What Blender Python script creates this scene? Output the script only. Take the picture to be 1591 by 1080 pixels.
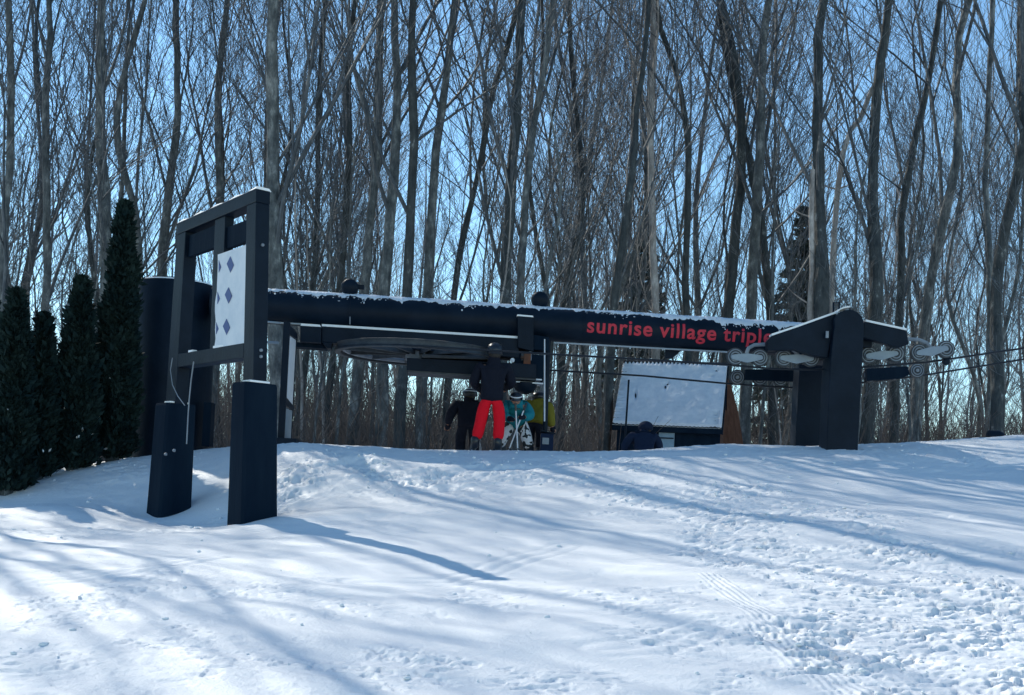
import bpy, bmesh, math, random
import numpy as np
from mathutils import Vector, Matrix, noise as mnoise

# ------------------------------------------------------------------ scene, camera, light
SC = bpy.context.scene
COL = SC.collection
for o in list(bpy.data.objects):
    bpy.data.objects.remove(o)

F_PX, CX, CY = 1800.0, 795.5, 770.0      # CY: principal point; the lens is shifted up
PITCH = 0.0; ROLL = math.radians(3.0)
EYE = Vector((0, 0, 1.6))
_f = Vector((0, math.cos(PITCH), math.sin(PITCH)))
_u0 = Vector((0, -math.sin(PITCH), math.cos(PITCH))); _r0 = Vector((1, 0, 0))
CR = _r0 * math.cos(ROLL) + _u0 * math.sin(ROLL)
CU = _u0 * math.cos(ROLL) - _r0 * math.sin(ROLL)

def ray(px, py):
    return _f + CR * ((px - CX) / F_PX) + CU * ((CY - py) / F_PX)
def at(px, py, Y):
    d = ray(px, py)
    return EYE + d * (Y / d.y)
def proj(P):
    d = P - EYE; k = F_PX / d.dot(_f)
    return CX + d.dot(CR) * k, CY - d.dot(CU) * k
def on_plane(px, py, P, n):
    d = ray(px, py)
    return EYE + d * ((P - EYE).dot(n) / d.dot(n))

cam = bpy.data.cameras.new('camera'); camo = bpy.data.objects.new('camera', cam); COL.objects.link(camo)
camo.matrix_world = Matrix(((CR.x, CU.x, -_f.x, EYE.x), (CR.y, CU.y, -_f.y, EYE.y), (CR.z, CU.z, -_f.z, EYE.z), (0, 0, 0, 1)))
cam.sensor_width = 36; cam.lens = 36 * F_PX / 1591; cam.clip_end = 3000; cam.clip_start = 0.1
cam.shift_y = (CY - 540.0) / 1591.0
SC.camera = camo

SUN_EL, SUN_AZ = math.radians(38.5), math.radians(-36)      # azimuth from +Y, negative = left
w = bpy.data.worlds.new('World'); SC.world = w; w.use_nodes = True
nt = w.node_tree; bg = nt.nodes['Background']
sky = nt.nodes.new('ShaderNodeTexSky'); sky.sky_type = 'NISHITA'; sky.sun_disc = False
sky.sun_elevation = SUN_EL; sky.sun_rotation = SUN_AZ
sky.air_density = 1.0; sky.dust_density = 0.0; sky.ozone_density = 3.0; sky.altitude = 800
hs = nt.nodes.new('ShaderNodeHueSaturation'); hs.inputs['Saturation'].default_value = 1.08; hs.inputs['Value'].default_value = 1.42
mx = nt.nodes.new('ShaderNodeMix'); mx.data_type = 'RGBA'; mx.blend_type = 'MULTIPLY'; mx.inputs[0].default_value = 1; mx.inputs[7].default_value = (1.02, 1.07, .96, 1)
nt.links.new(sky.outputs[0], hs.inputs['Color']); nt.links.new(hs.outputs[0], mx.inputs[6]); nt.links.new(mx.outputs[2], bg.inputs[0]); bg.inputs[1].default_value = 0.125
sl = bpy.data.lights.new('sun', 'SUN'); sl.energy = 4.7; sl.angle = math.radians(0.5); sl.color = (1.0, 0.955, 0.84)
so = bpy.data.objects.new('sun', sl); COL.objects.link(so); so.location = (-20, 30, 30)
sdir = Vector((math.sin(SUN_AZ) * math.cos(SUN_EL), math.cos(SUN_AZ) * math.cos(SUN_EL), math.sin(SUN_EL)))
so.rotation_euler = sdir.to_track_quat('Z', 'Y').to_euler()
SC.view_settings.view_transform = 'Standard'; SC.view_settings.look = 'None'
SC.view_settings.exposure = 0.2; SC.view_settings.gamma = 1.0
SC.cycles.use_denoising = True
SC.cycles.max_bounces = 6; SC.cycles.diffuse_bounces = 3; SC.cycles.transparent_max_bounces = 4
SC.render.use_persistent_data = False

# ------------------------------------------------------------------ materials
def mat(name, col, rough=0.6, spec=0.5, metal=0.0, var=None, vscale=4.0, bump=0.0, bscale=20.0, vdetail=4, stretch=None):
    m = bpy.data.materials.new(name); m.use_nodes = True
    N = m.node_tree.nodes; L = m.node_tree.links; b = N['Principled BSDF']
    b.inputs['Base Color'].default_value = (*col, 1); b.inputs['Roughness'].default_value = rough
    b.inputs['Specular IOR Level'].default_value = spec; b.inputs['Metallic'].default_value = metal
    tc = N.new('ShaderNodeTexCoord'); vec = tc.outputs['Object']
    if stretch:
        mp = N.new('ShaderNodeMapping'); mp.inputs['Scale'].default_value = stretch
        L.new(vec, mp.inputs[0]); vec = mp.outputs[0]
    if var:
        n = N.new('ShaderNodeTexNoise'); n.inputs['Scale'].default_value = vscale; n.inputs['Detail'].default_value = vdetail
        n.inputs['Roughness'].default_value = 0.65
        r = N.new('ShaderNodeValToRGB'); r.color_ramp.elements[0].color = (*col, 1); r.color_ramp.elements[1].color = (*var, 1)
        r.color_ramp.elements[0].position = 0.38; r.color_ramp.elements[1].position = 0.66
        L.new(vec, n.inputs['Vector']); L.new(n.outputs['Fac'], r.inputs[0]); L.new(r.outputs[0], b.inputs['Base Color'])
    if bump:
        n2 = N.new('ShaderNodeTexNoise'); n2.inputs['Scale'].default_value = bscale; n2.inputs['Detail'].default_value = 5
        bp = N.new('ShaderNodeBump'); bp.inputs['Strength'].default_value = 1.0; bp.inputs['Distance'].default_value = bump
        L.new(vec, n2.inputs['Vector']); L.new(n2.outputs['Fac'], bp.inputs['Height']); L.new(bp.outputs[0], b.inputs['Normal'])
    return m

M = {}
M['steel'] = mat('navy_black_paint', (0.002, 0.008, 0.018), 0.5, 0.14, var=(0.006, 0.014, 0.028), vscale=2.2, vdetail=8, bump=0.002, bscale=30)
M['steel_rust'] = mat('rusty_orange', (0.16, 0.05, 0.02), 0.8, var=(0.05, 0.03, 0.02), vscale=8)
M['galv'] = mat('galvanised_grey', (0.17, 0.20, 0.24), 0.5, 0.5, var=(0.25, 0.29, 0.33), vscale=6)
M['lit_rim'] = mat('lit_rim_strip', (0.35, 0.39, 0.43), 0.5, 0.4)  # pale tone standing in for light on the beam's lower edge
M['rubber'] = mat('worn_rubber', (0.035, 0.042, 0.052), 0.6, 0.4, var=(0.06, 0.07, 0.08), vscale=8)
M['rope'] = mat('steel_rope', (0.008, 0.012, 0.02), 0.5, 0.4)
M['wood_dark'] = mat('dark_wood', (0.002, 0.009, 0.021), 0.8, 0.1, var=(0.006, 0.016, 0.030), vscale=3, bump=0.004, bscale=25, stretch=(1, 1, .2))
M['panel'] = mat('white_panel', (0.72, 0.74, 0.78), 0.5, 0.4, var=(0.62, 0.66, 0.72), vscale=5)
M['diamond'] = mat('blue_diamond', (0.03, 0.06, 0.22), 0.5)
M['snow_cap'] = mat('snow_cap', (0.86, 0.87, 0.88), 0.7, 0.2, bump=0.02, bscale=7)
M['shaded_snow'] = mat('shaded_snow', (0.56, 0.62, 0.70), 0.7, 0.2, var=(0.68, 0.72, 0.78), vscale=5, bump=0.02, bscale=7)  # snow with its shade put into a darker, bluer base colour
M['red_text'] = mat('red_lettering', (0.66, 0.022, 0.045), 0.6, var=(0.46, 0.022, 0.045), vscale=12)
M['brown_wall'] = mat('brown_board_wall', (0.10, 0.045, 0.03), 0.85, 0.2, var=(0.15, 0.075, 0.05), vscale=6, bump=.005, stretch=(3, 3, .4))
M['black_cloth'] = mat('black_cloth', (0.008, 0.010, 0.02), 0.85, 0.2, bump=0.03, bscale=8)
M['navy_cloth'] = mat('navy_cloth', (0.010, 0.020, 0.05), 0.85, 0.2, bump=0.03, bscale=8)
M['red_cloth'] = mat('red_trouser_cloth', (0.80, 0.006, 0.02), 0.8, 0.2, bump=0.04, bscale=7)
M['teal_cloth'] = mat('teal_cloth', (0.012, 0.19, 0.23), 0.8, 0.2, bump=0.03, bscale=8)
M['olive_cloth'] = mat('olive_cloth', (0.17, 0.15, 0.02), 0.85, 0.2, bump=0.03, bscale=8)
M['camo_cloth'] = mat('black_white_pattern_cloth', (0.03, 0.035, 0.04), 0.85, 0.2, var=(0.6, 0.6, 0.63), vscale=11, vdetail=1)
for e in M['camo_cloth'].node_tree.nodes:
    if e.type == 'VALTORGB': e.color_ramp.interpolation = 'CONSTANT'; e.color_ramp.elements[1].position = 0.47
M['skin'] = mat('skin', (0.42, 0.22, 0.15), 0.6, 0.3)
M['hair'] = mat('dark_hair', (0.02, 0.014, 0.01), 0.6)
M['helmet_black'] = mat('black_helmet', (0.012, 0.016, 0.024), 0.3, 0.5)
M['helmet_white'] = mat('white_stripe', (0.7, 0.72, 0.75), 0.4, 0.4)
M['goggle'] = mat('goggle_lens', (0.02, 0.03, 0.05), 0.1, 0.8)
M['arbor'] = mat('arborvitae_leaf', (0.008, 0.020, 0.022), 0.85, 0.1, var=(0.020, 0.036, 0.032), vscale=3)
M['spruce'] = mat('spruce_needles', (0.05, 0.07, 0.07), 0.8, 0.2, var=(0.09, 0.11, 0.10), vscale=2)
M['brush'] = mat('brown_brush', (0.085, 0.078, 0.078), 0.9, 0.1, var=(0.15, 0.135, 0.13), vscale=3)

def bark(name, dark, mid, pale, amt=0.6):
    m = bpy.data.materials.new(name); m.use_nodes = True
    N = m.node_tree.nodes; L = m.node_tree.links; b = N['Principled BSDF']
    b.inputs['Roughness'].default_value = 0.75; b.inputs['Specular IOR Level'].default_value = 0.35
    tc = N.new('ShaderNodeTexCoord'); geo = N.new('ShaderNodeObjectInfo')
    add = N.new('ShaderNodeVectorMath'); add.operation = 'ADD'
    L.new(tc.outputs['Object'], add.inputs[0]); L.new(geo.outputs['Location'], add.inputs[1])
    mp = N.new('ShaderNodeMapping'); mp.inputs['Scale'].default_value = (1, 1, 0.45); L.new(add.outputs[0], mp.inputs[0])
    n = N.new('ShaderNodeTexNoise'); n.inputs['Scale'].default_value = 5.5; n.inputs['Detail'].default_value = 7; n.inputs['Roughness'].default_value = .7
    L.new(mp.outputs[0], n.inputs['Vector'])
    r = N.new('ShaderNodeValToRGB'); cr = r.color_ramp
    cr.elements[0].position = 0.36; cr.elements[0].color = (*dark, 1)
    cr.elements[1].position = 0.72; cr.elements[1].color = (*pale, 1)
    e = cr.elements.new(0.36 + 0.28 * amt); e.color = (*mid, 1)
    L.new(n.outputs['Fac'], r.inputs[0]); L.new(r.outputs[0], b.inputs['Base Color'])
    mp2 = N.new('ShaderNodeMapping'); mp2.inputs['Scale'].default_value = (1, 1, 0.18); L.new(add.outputs[0], mp2.inputs[0])
    n2 = N.new('ShaderNodeTexNoise'); n2.inputs['Scale'].default_value = 26; n2.inputs['Detail'].default_value = 4; L.new(mp2.outputs[0], n2.inputs['Vector'])
    bp = N.new('ShaderNodeBump'); bp.inputs['Distance'].default_value = 0.05; L.new(n2.outputs['Fac'], bp.inputs['Height']); L.new(bp.outputs[0], b.inputs['Normal'])
    return m
M['bark_grey'] = bark('grey_bark', (0.05, 0.06, 0.068), (0.13, 0.145, 0.152), (0.40, 0.42, 0.42))
M['bark_dark'] = bark('dark_bark', (0.025, 0.032, 0.038), (0.07, 0.08, 0.084), (0.34, 0.36, 0.36), 0.85)
M['bark_pale'] = bark('pale_bark', (0.20, 0.185, 0.18), (0.36, 0.335, 0.325), (0.62, 0.59, 0.57))
M['twig'] = bark('twig_bark', (0.068, 0.082, 0.098), (0.115, 0.132, 0.152), (0.25, 0.275, 0.295))

# ------------------------------------------------------------------ helpers
def tag(o, label=None, cat=None, group=None, kind=None):
    if label: o['label'] = label
    if cat: o['category'] = cat
    if group: o['group'] = group
    if kind: o['kind'] = kind
    return o
def thing(name, loc, label, cat, group=None):
    o = bpy.data.objects.new(name, None); COL.objects.link(o); o.location = loc; o.empty_display_size = 0.2
    return tag(o, label, cat, group)
def origin(o):
    p = Vector((0, 0, 0))
    while o is not None:
        p = p + o.location; o = o.parent
    return p
def link(name, me, m, parent=None, smooth=False):
    o = bpy.data.objects.new(name, me); COL.objects.link(o)
    if m is not None: me.materials.clear(); me.materials.append(m)
    if parent is not None: o.parent = parent
    if smooth: me.polygons.foreach_set('use_smooth', np.ones(len(me.polygons), dtype=bool))
    return o
def mesh_np(name, V, Fq, m, parent=None, smooth=False, tri=False):
    """V (n,3), Fq (k,4) or (k,3)"""
    V = np.asarray(V, dtype=np.float32); Fq = np.asarray(Fq, dtype=np.int32)
    me = bpy.data.meshes.new(name); k = Fq.shape[1]
    me.vertices.add(len(V)); me.vertices.foreach_set('co', V.ravel())
    me.loops.add(Fq.size); me.loops.foreach_set('vertex_index', Fq.ravel())
    me.polygons.add(len(Fq)); me.polygons.foreach_set('loop_start', np.arange(0, Fq.size, k, dtype=np.int32))
    me.polygons.foreach_set('loop_total', np.full(len(Fq), k, dtype=np.int32))
    me.update(calc_edges=True)
    return link(name, me, m, parent, smooth)

class MB:
    """collects boxes, prisms, tubes in WORLD coordinates; build() links one mesh"""
    def __init__(s): s.bm = bmesh.new()
    def hexa(s, a, b):                      # a,b: 4 pts each
        va = [s.bm.verts.new(p) for p in a]; vb = [s.bm.verts.new(p) for p in b]
        n = len(a)
        s.bm.faces.new(va[::-1]); s.bm.faces.new(vb)
        for i in range(n):
            j = (i + 1) % n; s.bm.faces.new((va[i], va[j], vb[j], vb[i]))
        return s
    def box(s, c, X, Y, Z):                 # half vectors
        c = Vector(c); X, Y, Z = Vector(X), Vector(Y), Vector(Z)
        return s.hexa([c - X - Y - Z, c + X - Y - Z, c + X + Y - Z, c - X + Y - Z], [c - X - Y + Z, c + X - Y + Z, c + X + Y + Z, c - X + Y + Z])
    def sb(s, s0, s1, z0, z1, t0, t1):      # box in the sign's own leaning frame
        f = lambda a, b, t: sz_(a, b) + SN * t
        return s.hexa([f(s0, z0, t0), f(s1, z0, t0), f(s1, z1, t0), f(s0, z1, t0)], [f(s0, z0, t1), f(s1, z0, t1), f(s1, z1, t1), f(s0, z1, t1)])
    def prism(s, pts, d):                   # polygon pts extruded by vector d
        return s.hexa([Vector(p) for p in pts], [Vector(p) + Vector(d) for p in pts])
    def tube(s, pts, rad, n=8, cap=True):
        pts = [Vector(p) for p in pts]; R = rad if isinstance(rad, (list, tuple)) else [rad] * len(pts)
        rings = []; t0 = (pts[1] - pts[0]).normalized()
        ref = Vector((0, 0, 1)) if abs(t0.z) < 0.9 else Vector((1, 0, 0))
        for i, p in enumerate(pts):
            t = (pts[min(i + 1, len(pts) - 1)] - pts[max(i - 1, 0)]).normalized()
            a = t.cross(ref).normalized(); b = a.cross(t).normalized(); ref = b
            rings.append([s.bm.verts.new(p + (a * math.cos(2 * math.pi * k / n) + b * math.sin(2 * math.pi * k / n)) * R[i]) for k in range(n)])
        for r0, r1 in zip(rings, rings[1:]):
            for k in range(n): s.bm.faces.new((r0[k], r0[(k + 1) % n], r1[(k + 1) % n], r1[k]))
        if cap: s.bm.faces.new(rings[0][::-1]); s.bm.faces.new(rings[-1])
        return s
    def ring(s, c, ax, R, r, n=40, m=8, prof=None):   # torus-like; prof list of (radial, axial)
        c = Vector(c); ax = Vector(ax).normalized(); u = ax.orthogonal().normalized(); v = ax.cross(u)
        prof = prof or [(R + r * math.cos(2 * math.pi * k / m), r * math.sin(2 * math.pi * k / m)) for k in range(m)]
        rings = [[s.bm.verts.new(c + (u * math.cos(2 * math.pi * i / n) + v * math.sin(2 * math.pi * i / n)) * a + ax * b) for a, b in prof] for i in range(n)]
        k2 = len(prof)
        for i in range(n):
            r0, r1 = rings[i], rings[(i + 1) % n]
            for k in range(k2): s.bm.faces.new((r0[k], r0[(k + 1) % k2], r1[(k + 1) % k2], r1[k]))
        return s
    def lathe(s, c, ax, prof, n=24):        # prof list (radius, along axis), open ends closed by fan
        c = Vector(c); ax = Vector(ax).normalized(); u = ax.orthogonal().normalized(); v = ax.cross(u)
        rings = []
        for a, b in prof:
            rings.append([s.bm.verts.new(c + (u * math.cos(2 * math.pi * i / n) + v * math.sin(2 * math.pi * i / n)) * max(a, 1e-4) + ax * b) for i in range(n)])
        for r0, r1 in zip(rings, rings[1:]):
            for k in range(n): s.bm.faces.new((r0[k], r0[(k + 1) % n], r1[(k + 1) % n], r1[k]))
        s.bm.faces.new(rings[0][::-1]); s.bm.faces.new(rings[-1])
        return s
    def build(s, name, m, parent=None, bevel=0, smooth=False):
        bmesh.ops.recalc_face_normals(s.bm, faces=s.bm.faces[:])
        if bevel:
            bmesh.ops.bevel(s.bm, geom=s.bm.edges[:], offset=bevel, segments=2, affect='EDGES', profile=0.6, clamp_overlap=True)
        off = origin(parent) if parent is not None else Vector((0, 0, 0))
        if parent is None:
            vs = [v.co.copy() for v in s.bm.verts]
            off = Vector((sum(v.x for v in vs) / len(vs), sum(v.y for v in vs) / len(vs), min(v.z for v in vs)))
        for v in s.bm.verts: v.co -= off
        me = bpy.data.meshes.new(name); s.bm.to_mesh(me); s.bm.free()
        o = link(name, me, m, parent, smooth)
        if parent is None: o.location = off
        if smooth:
            try: me.set_sharp_from_angle(angle=math.radians(40))
            except Exception: pass
        return o

# numpy value noise
def _hash(ix, iy, seed):
    h = (ix.astype(np.int64) * 374761393 + iy.astype(np.int64) * 668265263 + seed * 1442695041) & 0xffffffff
    h = ((h ^ (h >> 13)) * 1274126177) & 0xffffffff
    return ((h ^ (h >> 16)) & 0xffff) / 65535.0
def vnoise(x, y, seed=0):
    xi = np.floor(x); yi = np.floor(y); fx = x - xi; fy = y - yi
    fx = fx * fx * fx * (fx * (fx * 6 - 15) + 10); fy = fy * fy * fy * (fy * (fy * 6 - 15) + 10)
    a = _hash(xi, yi, seed); b = _hash(xi + 1, yi, seed); c = _hash(xi, yi + 1, seed); d = _hash(xi + 1, yi + 1, seed)
    return (a * (1 - fx) + b * fx) * (1 - fy) + (c * (1 - fx) + d * fx) * fy * 1.0
def fbm(x, y, oct=4, seed=0, gain=0.5):
    s = 0; a = 1; t = 0
    for i in range(oct):
        s = s + a * vnoise(x * 2 ** i + 17.3 * i, y * 2 ** i - 9.1 * i, seed + i); t += a; a *= gain
    return s / t
def sstep(a, b, x):
    t = np.clip((x - a) / (b - a), 0, 1); return t * t * (3 - 2 * t)

# ------------------------------------------------------------------ the ground: one snow sheet
CP = [  # px, py, depth  (photo pixel, metres ahead)
 (0,1080,5.0),(400,1080,5.2),(800,1080,5.3),(1200,1080,5.4),(1591,1080,5.5),
 (0,980,6.4),(400,975,6.6),(800,980,6.5),(1200,980,6.7),(1591,980,7.0),
 (0,890,8.4),(300,890,8.5),(560,885,8.7),(800,890,8.7),(1130,890,8.9),(1591,890,9.2),
 (0,835,11.0),(250,830,11.2),(500,845,10.2),(800,835,10.8),(1130,830,10.9),(1400,815,11.2),(1591,800,12.2),
 (0,790,14.0),(130,790,13.4),(252,799,14.2),(320,806,13.4),(385,812,12.5),(470,800,12.4),(620,790,12.5),(900,780,13.0),(1250,765,13.6),
 (0,779,15.2),(100,745,16.0),(200,714,17.4),(320,735,15.4),(420,745,14.0),(520,730,14.3),(720,735,14.8),(1000,725,15.2),(1300,715,15.8),(1591,725,15.4),
 (300,706,18.0),(340,700,17.6),(440,693,15.6),(520,693,16.2),(600,697,16.6),(720,702,16.9),(860,703,17.2),(1000,698,17.5),(1130,692,17.8),(1330,690,18.2),(1480,684,18.6),(1591,679,19.0),
]
pts = [at(*c) for c in CP]
G = [(p.x, p.y, p.z) for p in pts]
for X in (-14, -9, -5, -2, 1, 4, 8, 14):           # beyond the crest the ground falls away gently and levels out
    s = {-14: .9, -9: 1.25, -5: 1.75, -2: 1.75, 1: 1.75, 4: 2.0, 8: 2.3, 14: 2.9}[X]
    G.append((X, 21.5, s))
    G.append((X * 1.5, 32, 1.9)); G.append((X * 2.2, 60, 2.2))
for X in (-9, -4, 0, 4, 9):
    G.append((X, 0.0, 0.0 + 0.012 * X)); G.append((X * 1.2, -6, -.75))
G += [(-14, 8, .2), (-16, 14, .75), (13, 8, 1.1), (15, 14, 2.3), (-12, 17, .95), (13, 18, 3.0)]
G = np.array(G)
def _U(r2): return np.where(r2 > 1e-12, 0.5 * r2 * np.log(np.maximum(r2, 1e-12)), 0)
_n = len(G); _A = np.zeros((_n + 3, _n + 3))
_A[:_n, :_n] = _U((G[:, None, 0] - G[None, :, 0]) ** 2 + (G[:, None, 1] - G[None, :, 1]) ** 2) + np.eye(_n) * 0.03
_A[:_n, _n] = 1; _A[:_n, _n + 1:_n + 3] = G[:, :2]; _A[_n:, :_n] = _A[:_n, _n:].T
_W = np.linalg.solve(_A, np.concatenate([G[:, 2], np.zeros(3)]))
def base_z(x, y):
    x = np.asarray(x, float); y = np.asarray(y, float)
    out = np.full(x.shape, 0.0)
    yy = np.minimum(y, 58 + 0 * y); xx = np.clip(x, -32, 32)
    z = _W[_n] + _W[_n + 1] * xx + _W[_n + 2] * yy
    for i in range(_n): z = z + _W[i] * _U((xx - G[i, 0]) ** 2 + (yy - G[i, 1]) ** 2)
    far = sstep(40, 58, y)
    return z * (1 - far) + 2.1 * far
def gz(x, y): return float(base_z(np.array([x]), np.array([y]))[0])
def ground_ray(px, py):
    lo, hi = 3.0, 19.0; d = ray(px, py); last = lo
    Y = 3.0
    while Y < 19.5:
        p = EYE + d * (Y / d.y)
        if p.z < gz(p.x, p.y): return p
        Y += 0.15
    return EYE + d * (17.5 / d.y)

def polydist(x, y, poly, w0, w1):
    """distance to polyline / local half-width"""
    best = np.full(x.shape, 1e9)
    n = len(poly) - 1
    for i in range(n):
        (ax, ay), (bx, by) = poly[i], poly[i + 1]
        dx, dy = bx - ax, by - ay; t = np.clip(((x - ax) * dx + (y - ay) * dy) / (dx * dx + dy * dy), 0, 1)
        d = np.hypot(x - ax - t * dx, y - ay - t * dy); ww = w0 + (w1 - w0) * (i + t) / n
        best = np.minimum(best, d / ww)
    return best
def gp(lst): return [(p.x, p.y) for p in (ground_ray(*c) for c in lst)]
chop_path = gp([(760, 722), (960, 760), (1120, 800), (1210, 870), (1330, 950), (1450, 1010), (1560, 1075)])
chop2 = gp([(900, 718), (1150, 760), (1400, 850), (1580, 980)])
mound = gp([(400, 790), (480, 735), (580, 725), (680, 745), (790, 745)])
left_rough = gp([(40, 1010), (130, 930), (300, 900), (420, 930)])
foot_rough = gp([(560, 1060), (700, 1040), (620, 1020)])
track1 = gp([(1105, 905), (1185, 965)]); track2 = gp([(1195, 985), (1320, 1078)])
track3 = gp([(1310, 770), (1325, 762)])

ys = [-10 + i * 0.5 for i in range(26)]
while ys[-1] < 4.2: ys.append(ys[-1] + 0.12)
while ys[-1] < 22: ys.append(ys[-1] * 1.0026)
while ys[-1] < 700: ys.append(ys[-1] * 1.05)
ys = np.array(ys)
s = np.linspace(-1, 1, 1000)
su = np.where(np.abs(s) < 0.86, s / 0.86 * 0.5, np.sign(s) * (0.5 + ((np.abs(s) - 0.86) / 0.14) ** 1.6 * 1.5))
Yg, Ug = np.meshgrid(ys, su, indexing='ij')
Xg = Ug * (np.maximum(Yg, 0) + 2.5 + np.maximum(-Yg, 0) * .8)
Zb = base_z(Xg, Yg)
near = 1 - sstep(19, 24, Yg)
wx = Xg + 0.5 * fbm(Xg * .7, Yg * .7, 2, 91); wy = Yg + 0.5 * fbm(Xg * .7, Yg * .7, 2, 92)
d = (fbm(wx * 0.55, wy * 0.8, 3, 5) - 0.5) * 0.10                     # soft swells
d += (fbm(wx * 1.6, wy * 2.6, 3, 8) - 0.5) * 0.035
dch = np.minimum(polydist(Xg, Yg, chop_path, 0.7, 0.95), polydist(Xg, Yg, chop2, 0.5, .8))
edge = fbm(Xg * 1.3, Yg * 1.3, 3, 31)
m_ch = 1 - sstep(0.35, 1.25, dch + (edge - .5) * 1.5)
m_mo = (1 - sstep(0.3, 1.3, polydist(Xg, Yg, mound, 0.5, 0.9) + (edge - .5) * 1.6))
m_lr = (1 - sstep(0.3, 1.3, polydist(Xg, Yg, left_rough, 0.6, 0.8) + (edge - .5) * 1.8)) * 0.3
m_fr = (1 - sstep(0.3, 1.2, polydist(Xg, Yg, foot_rough, 0.18, 0.22) + (edge - .5) * 1.2)) * 0.5
crest = sstep(14.5, 16, Yg) * (1 - sstep(18.5, 20, Yg)) * 0.45
scat = sstep(0.60, 0.72, fbm(Xg * 0.9, Yg * 0.9, 3, 77)) * 0.35
msk = np.clip(np.maximum.reduce([m_ch, m_mo, m_lr, m_fr, crest, scat]), 0, 1) * near
chunk = fbm(wx * 9, wy * 15, 2, 11, .5); chunk2 = fbm(wx * 19, wy * 28, 2, 12, .5)
lump = sstep(0.48, 0.60, chunk) * 0.026 + sstep(0.55, 0.68, chunk2) * 0.013 - sstep(0.62, 0.8, 1 - chunk) * 0.02
big = (fbm(wx * 3.2, wy * 4.2, 2, 15) - 0.5)
pres = sstep(.42, .6, fbm(Xg * 2.3, Yg * 2.6, 3, 17))
flk = vnoise(wx * 12, wy * 24, 18) * .6 + vnoise(wx * 25, wy * 42, 19) * .4
lump = lump * .45 + sstep(.56, .62, flk) * .008 - sstep(.58, .65, 1 - flk) * .030
d += msk * (.35 + .65 * pres) * (lump * 1.0 + big * 0.016)
d += m_mo * near * (fbm(wx * 2.1 - wy * 1.2, wy * 3.0, 3, 21) - .5) * 0.13
# wells round the sign posts are in the base surface; wind crust
d += (fbm(wx * 5, wy * 9, 3, 41) - .5) * 0.006 * near
# ski / board tracks, shallow pairs
def grooves(path, w, gap, n, amp):
    out = 0
    pd = polydist(Xg, Yg, path, 1, 1)
    for k in range(n):
        out = out - amp * np.exp(-((pd - gap * k) / w) ** 2)
    return out
for tr in ([(940, 1015), (1010, 1000), (1090, 980)], [(1110, 760), (1250, 740), (1330, 720)],
           [(430, 735), (520, 760), (640, 770)], [(880, 850), (700, 900), (560, 905)], [(60, 905), (200, 890), (330, 870)]):
    d += grooves(gp(tr), 0.035, 0.14, 2, 0.009) * near * (0.4 + 0.9 * edge)
Zg = Zb + d * near + (1 - near) * (fbm(Xg * .3, Yg * .3, 3, 55) - .5) * .3
nr, ncol = Zg.shape
V = np.stack([Xg, Yg, Zg], -1).reshape(-1, 3)
idx = np.arange(nr * ncol).reshape(nr, ncol)
Fq = np.stack([idx[:-1, :-1], idx[:-1, 1:], idx[1:, 1:], idx[1:, :-1]], -1).reshape(-1, 4)

m = bpy.data.materials.new('snow'); m.use_nodes = True; N = m.node_tree.nodes; L = m.node_tree.links; b = N['Principled BSDF']
b.inputs['Roughness'].default_value = 0.55; b.inputs['Specular IOR Level'].default_value = 0.25
tc = N.new('ShaderNodeTexCoord')
n0 = N.new('ShaderNodeTexNoise'); n0.inputs['Scale'].default_value = 0.8; n0.inputs['Detail'].default_value = 6; L.new(tc.outputs['Object'], n0.inputs['Vector'])
r0 = N.new('ShaderNodeValToRGB'); r0.color_ramp.elements[0].color = (0.76, 0.775, 0.80, 1); r0.color_ramp.elements[1].color = (0.87, 0.875, 0.88, 1)
L.new(n0.outputs['Fac'], r0.inputs[0]); L.new(r0.outputs[0], b.inputs['Base Color'])
n1 = N.new('ShaderNodeTexNoise'); n1.inputs['Scale'].default_value = 45; n1.inputs['Detail'].default_value = 6; n1.inputs['Roughness'].default_value = .65; L.new(tc.outputs['Object'], n1.inputs['Vector'])
bp1 = N.new('ShaderNodeBump'); bp1.inputs['Strength'].default_value = 1; bp1.inputs['Distance'].default_value = 0.006; L.new(n1.outputs['Fac'], bp1.inputs['Height'])
at1 = N.new('ShaderNodeAttribute'); at1.attribute_name = 'groomed'
# corduroy: ridges running along the track direction
def cord_angle(tr):
    (ax, ay), (bx, by) = tr[0], tr[-1]; return math.atan2(by - ay, bx - ax)
mpc = N.new('ShaderNodeMapping'); mpc.inputs['Rotation'].default_value = (0, 0, -cord_angle(track2)); L.new(tc.outputs['Object'], mpc.inputs[0])
wv = N.new('ShaderNodeTexWave'); wv.bands_direction = 'Y'; wv.inputs['Scale'].default_value = 7.0; wv.inputs['Distortion'].default_value = 0.15; L.new(mpc.outputs[0], wv.inputs['Vector'])
mul = N.new('ShaderNodeMath'); mul.operation = 'MULTIPLY'; L.new(wv.outputs['Fac'], mul.inputs[0]); L.new(at1.outputs['Fac'], mul.inputs[1])
bp2 = N.new('ShaderNodeBump'); bp2.inputs['Strength'].default_value = 1; bp2.inputs['Distance'].default_value = 0.0045; L.new(mul.outputs[0], bp2.inputs['Height']); L.new(bp1.outputs[0], bp2.inputs['Normal'])
L.new(bp2.outputs[0], b.inputs['Normal'])
M['snow'] = m
ground = mesh_np('snow_ground', V, Fq, m, None, True)
gm = np.maximum.reduce([1 - sstep(.6, 1.2, polydist(Xg, Yg, track2, .16, .14) + (edge - .5) * .6), 1 - sstep(.6, 1.2, polydist(Xg, Yg, track1, .12, .12) + (edge - .5) * .6),
                        (1 - sstep(.6, 1.2, polydist(Xg, Yg, track3, .3, .3) + (edge - .5)))])
atr = ground.data.attributes.new('groomed', 'FLOAT', 'POINT'); atr.data.foreach_set('value', gm.astype(np.float32).ravel())
tag(ground, 'sunlit trampled snow slope rising to a crest', None, None, 'structure')

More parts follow.
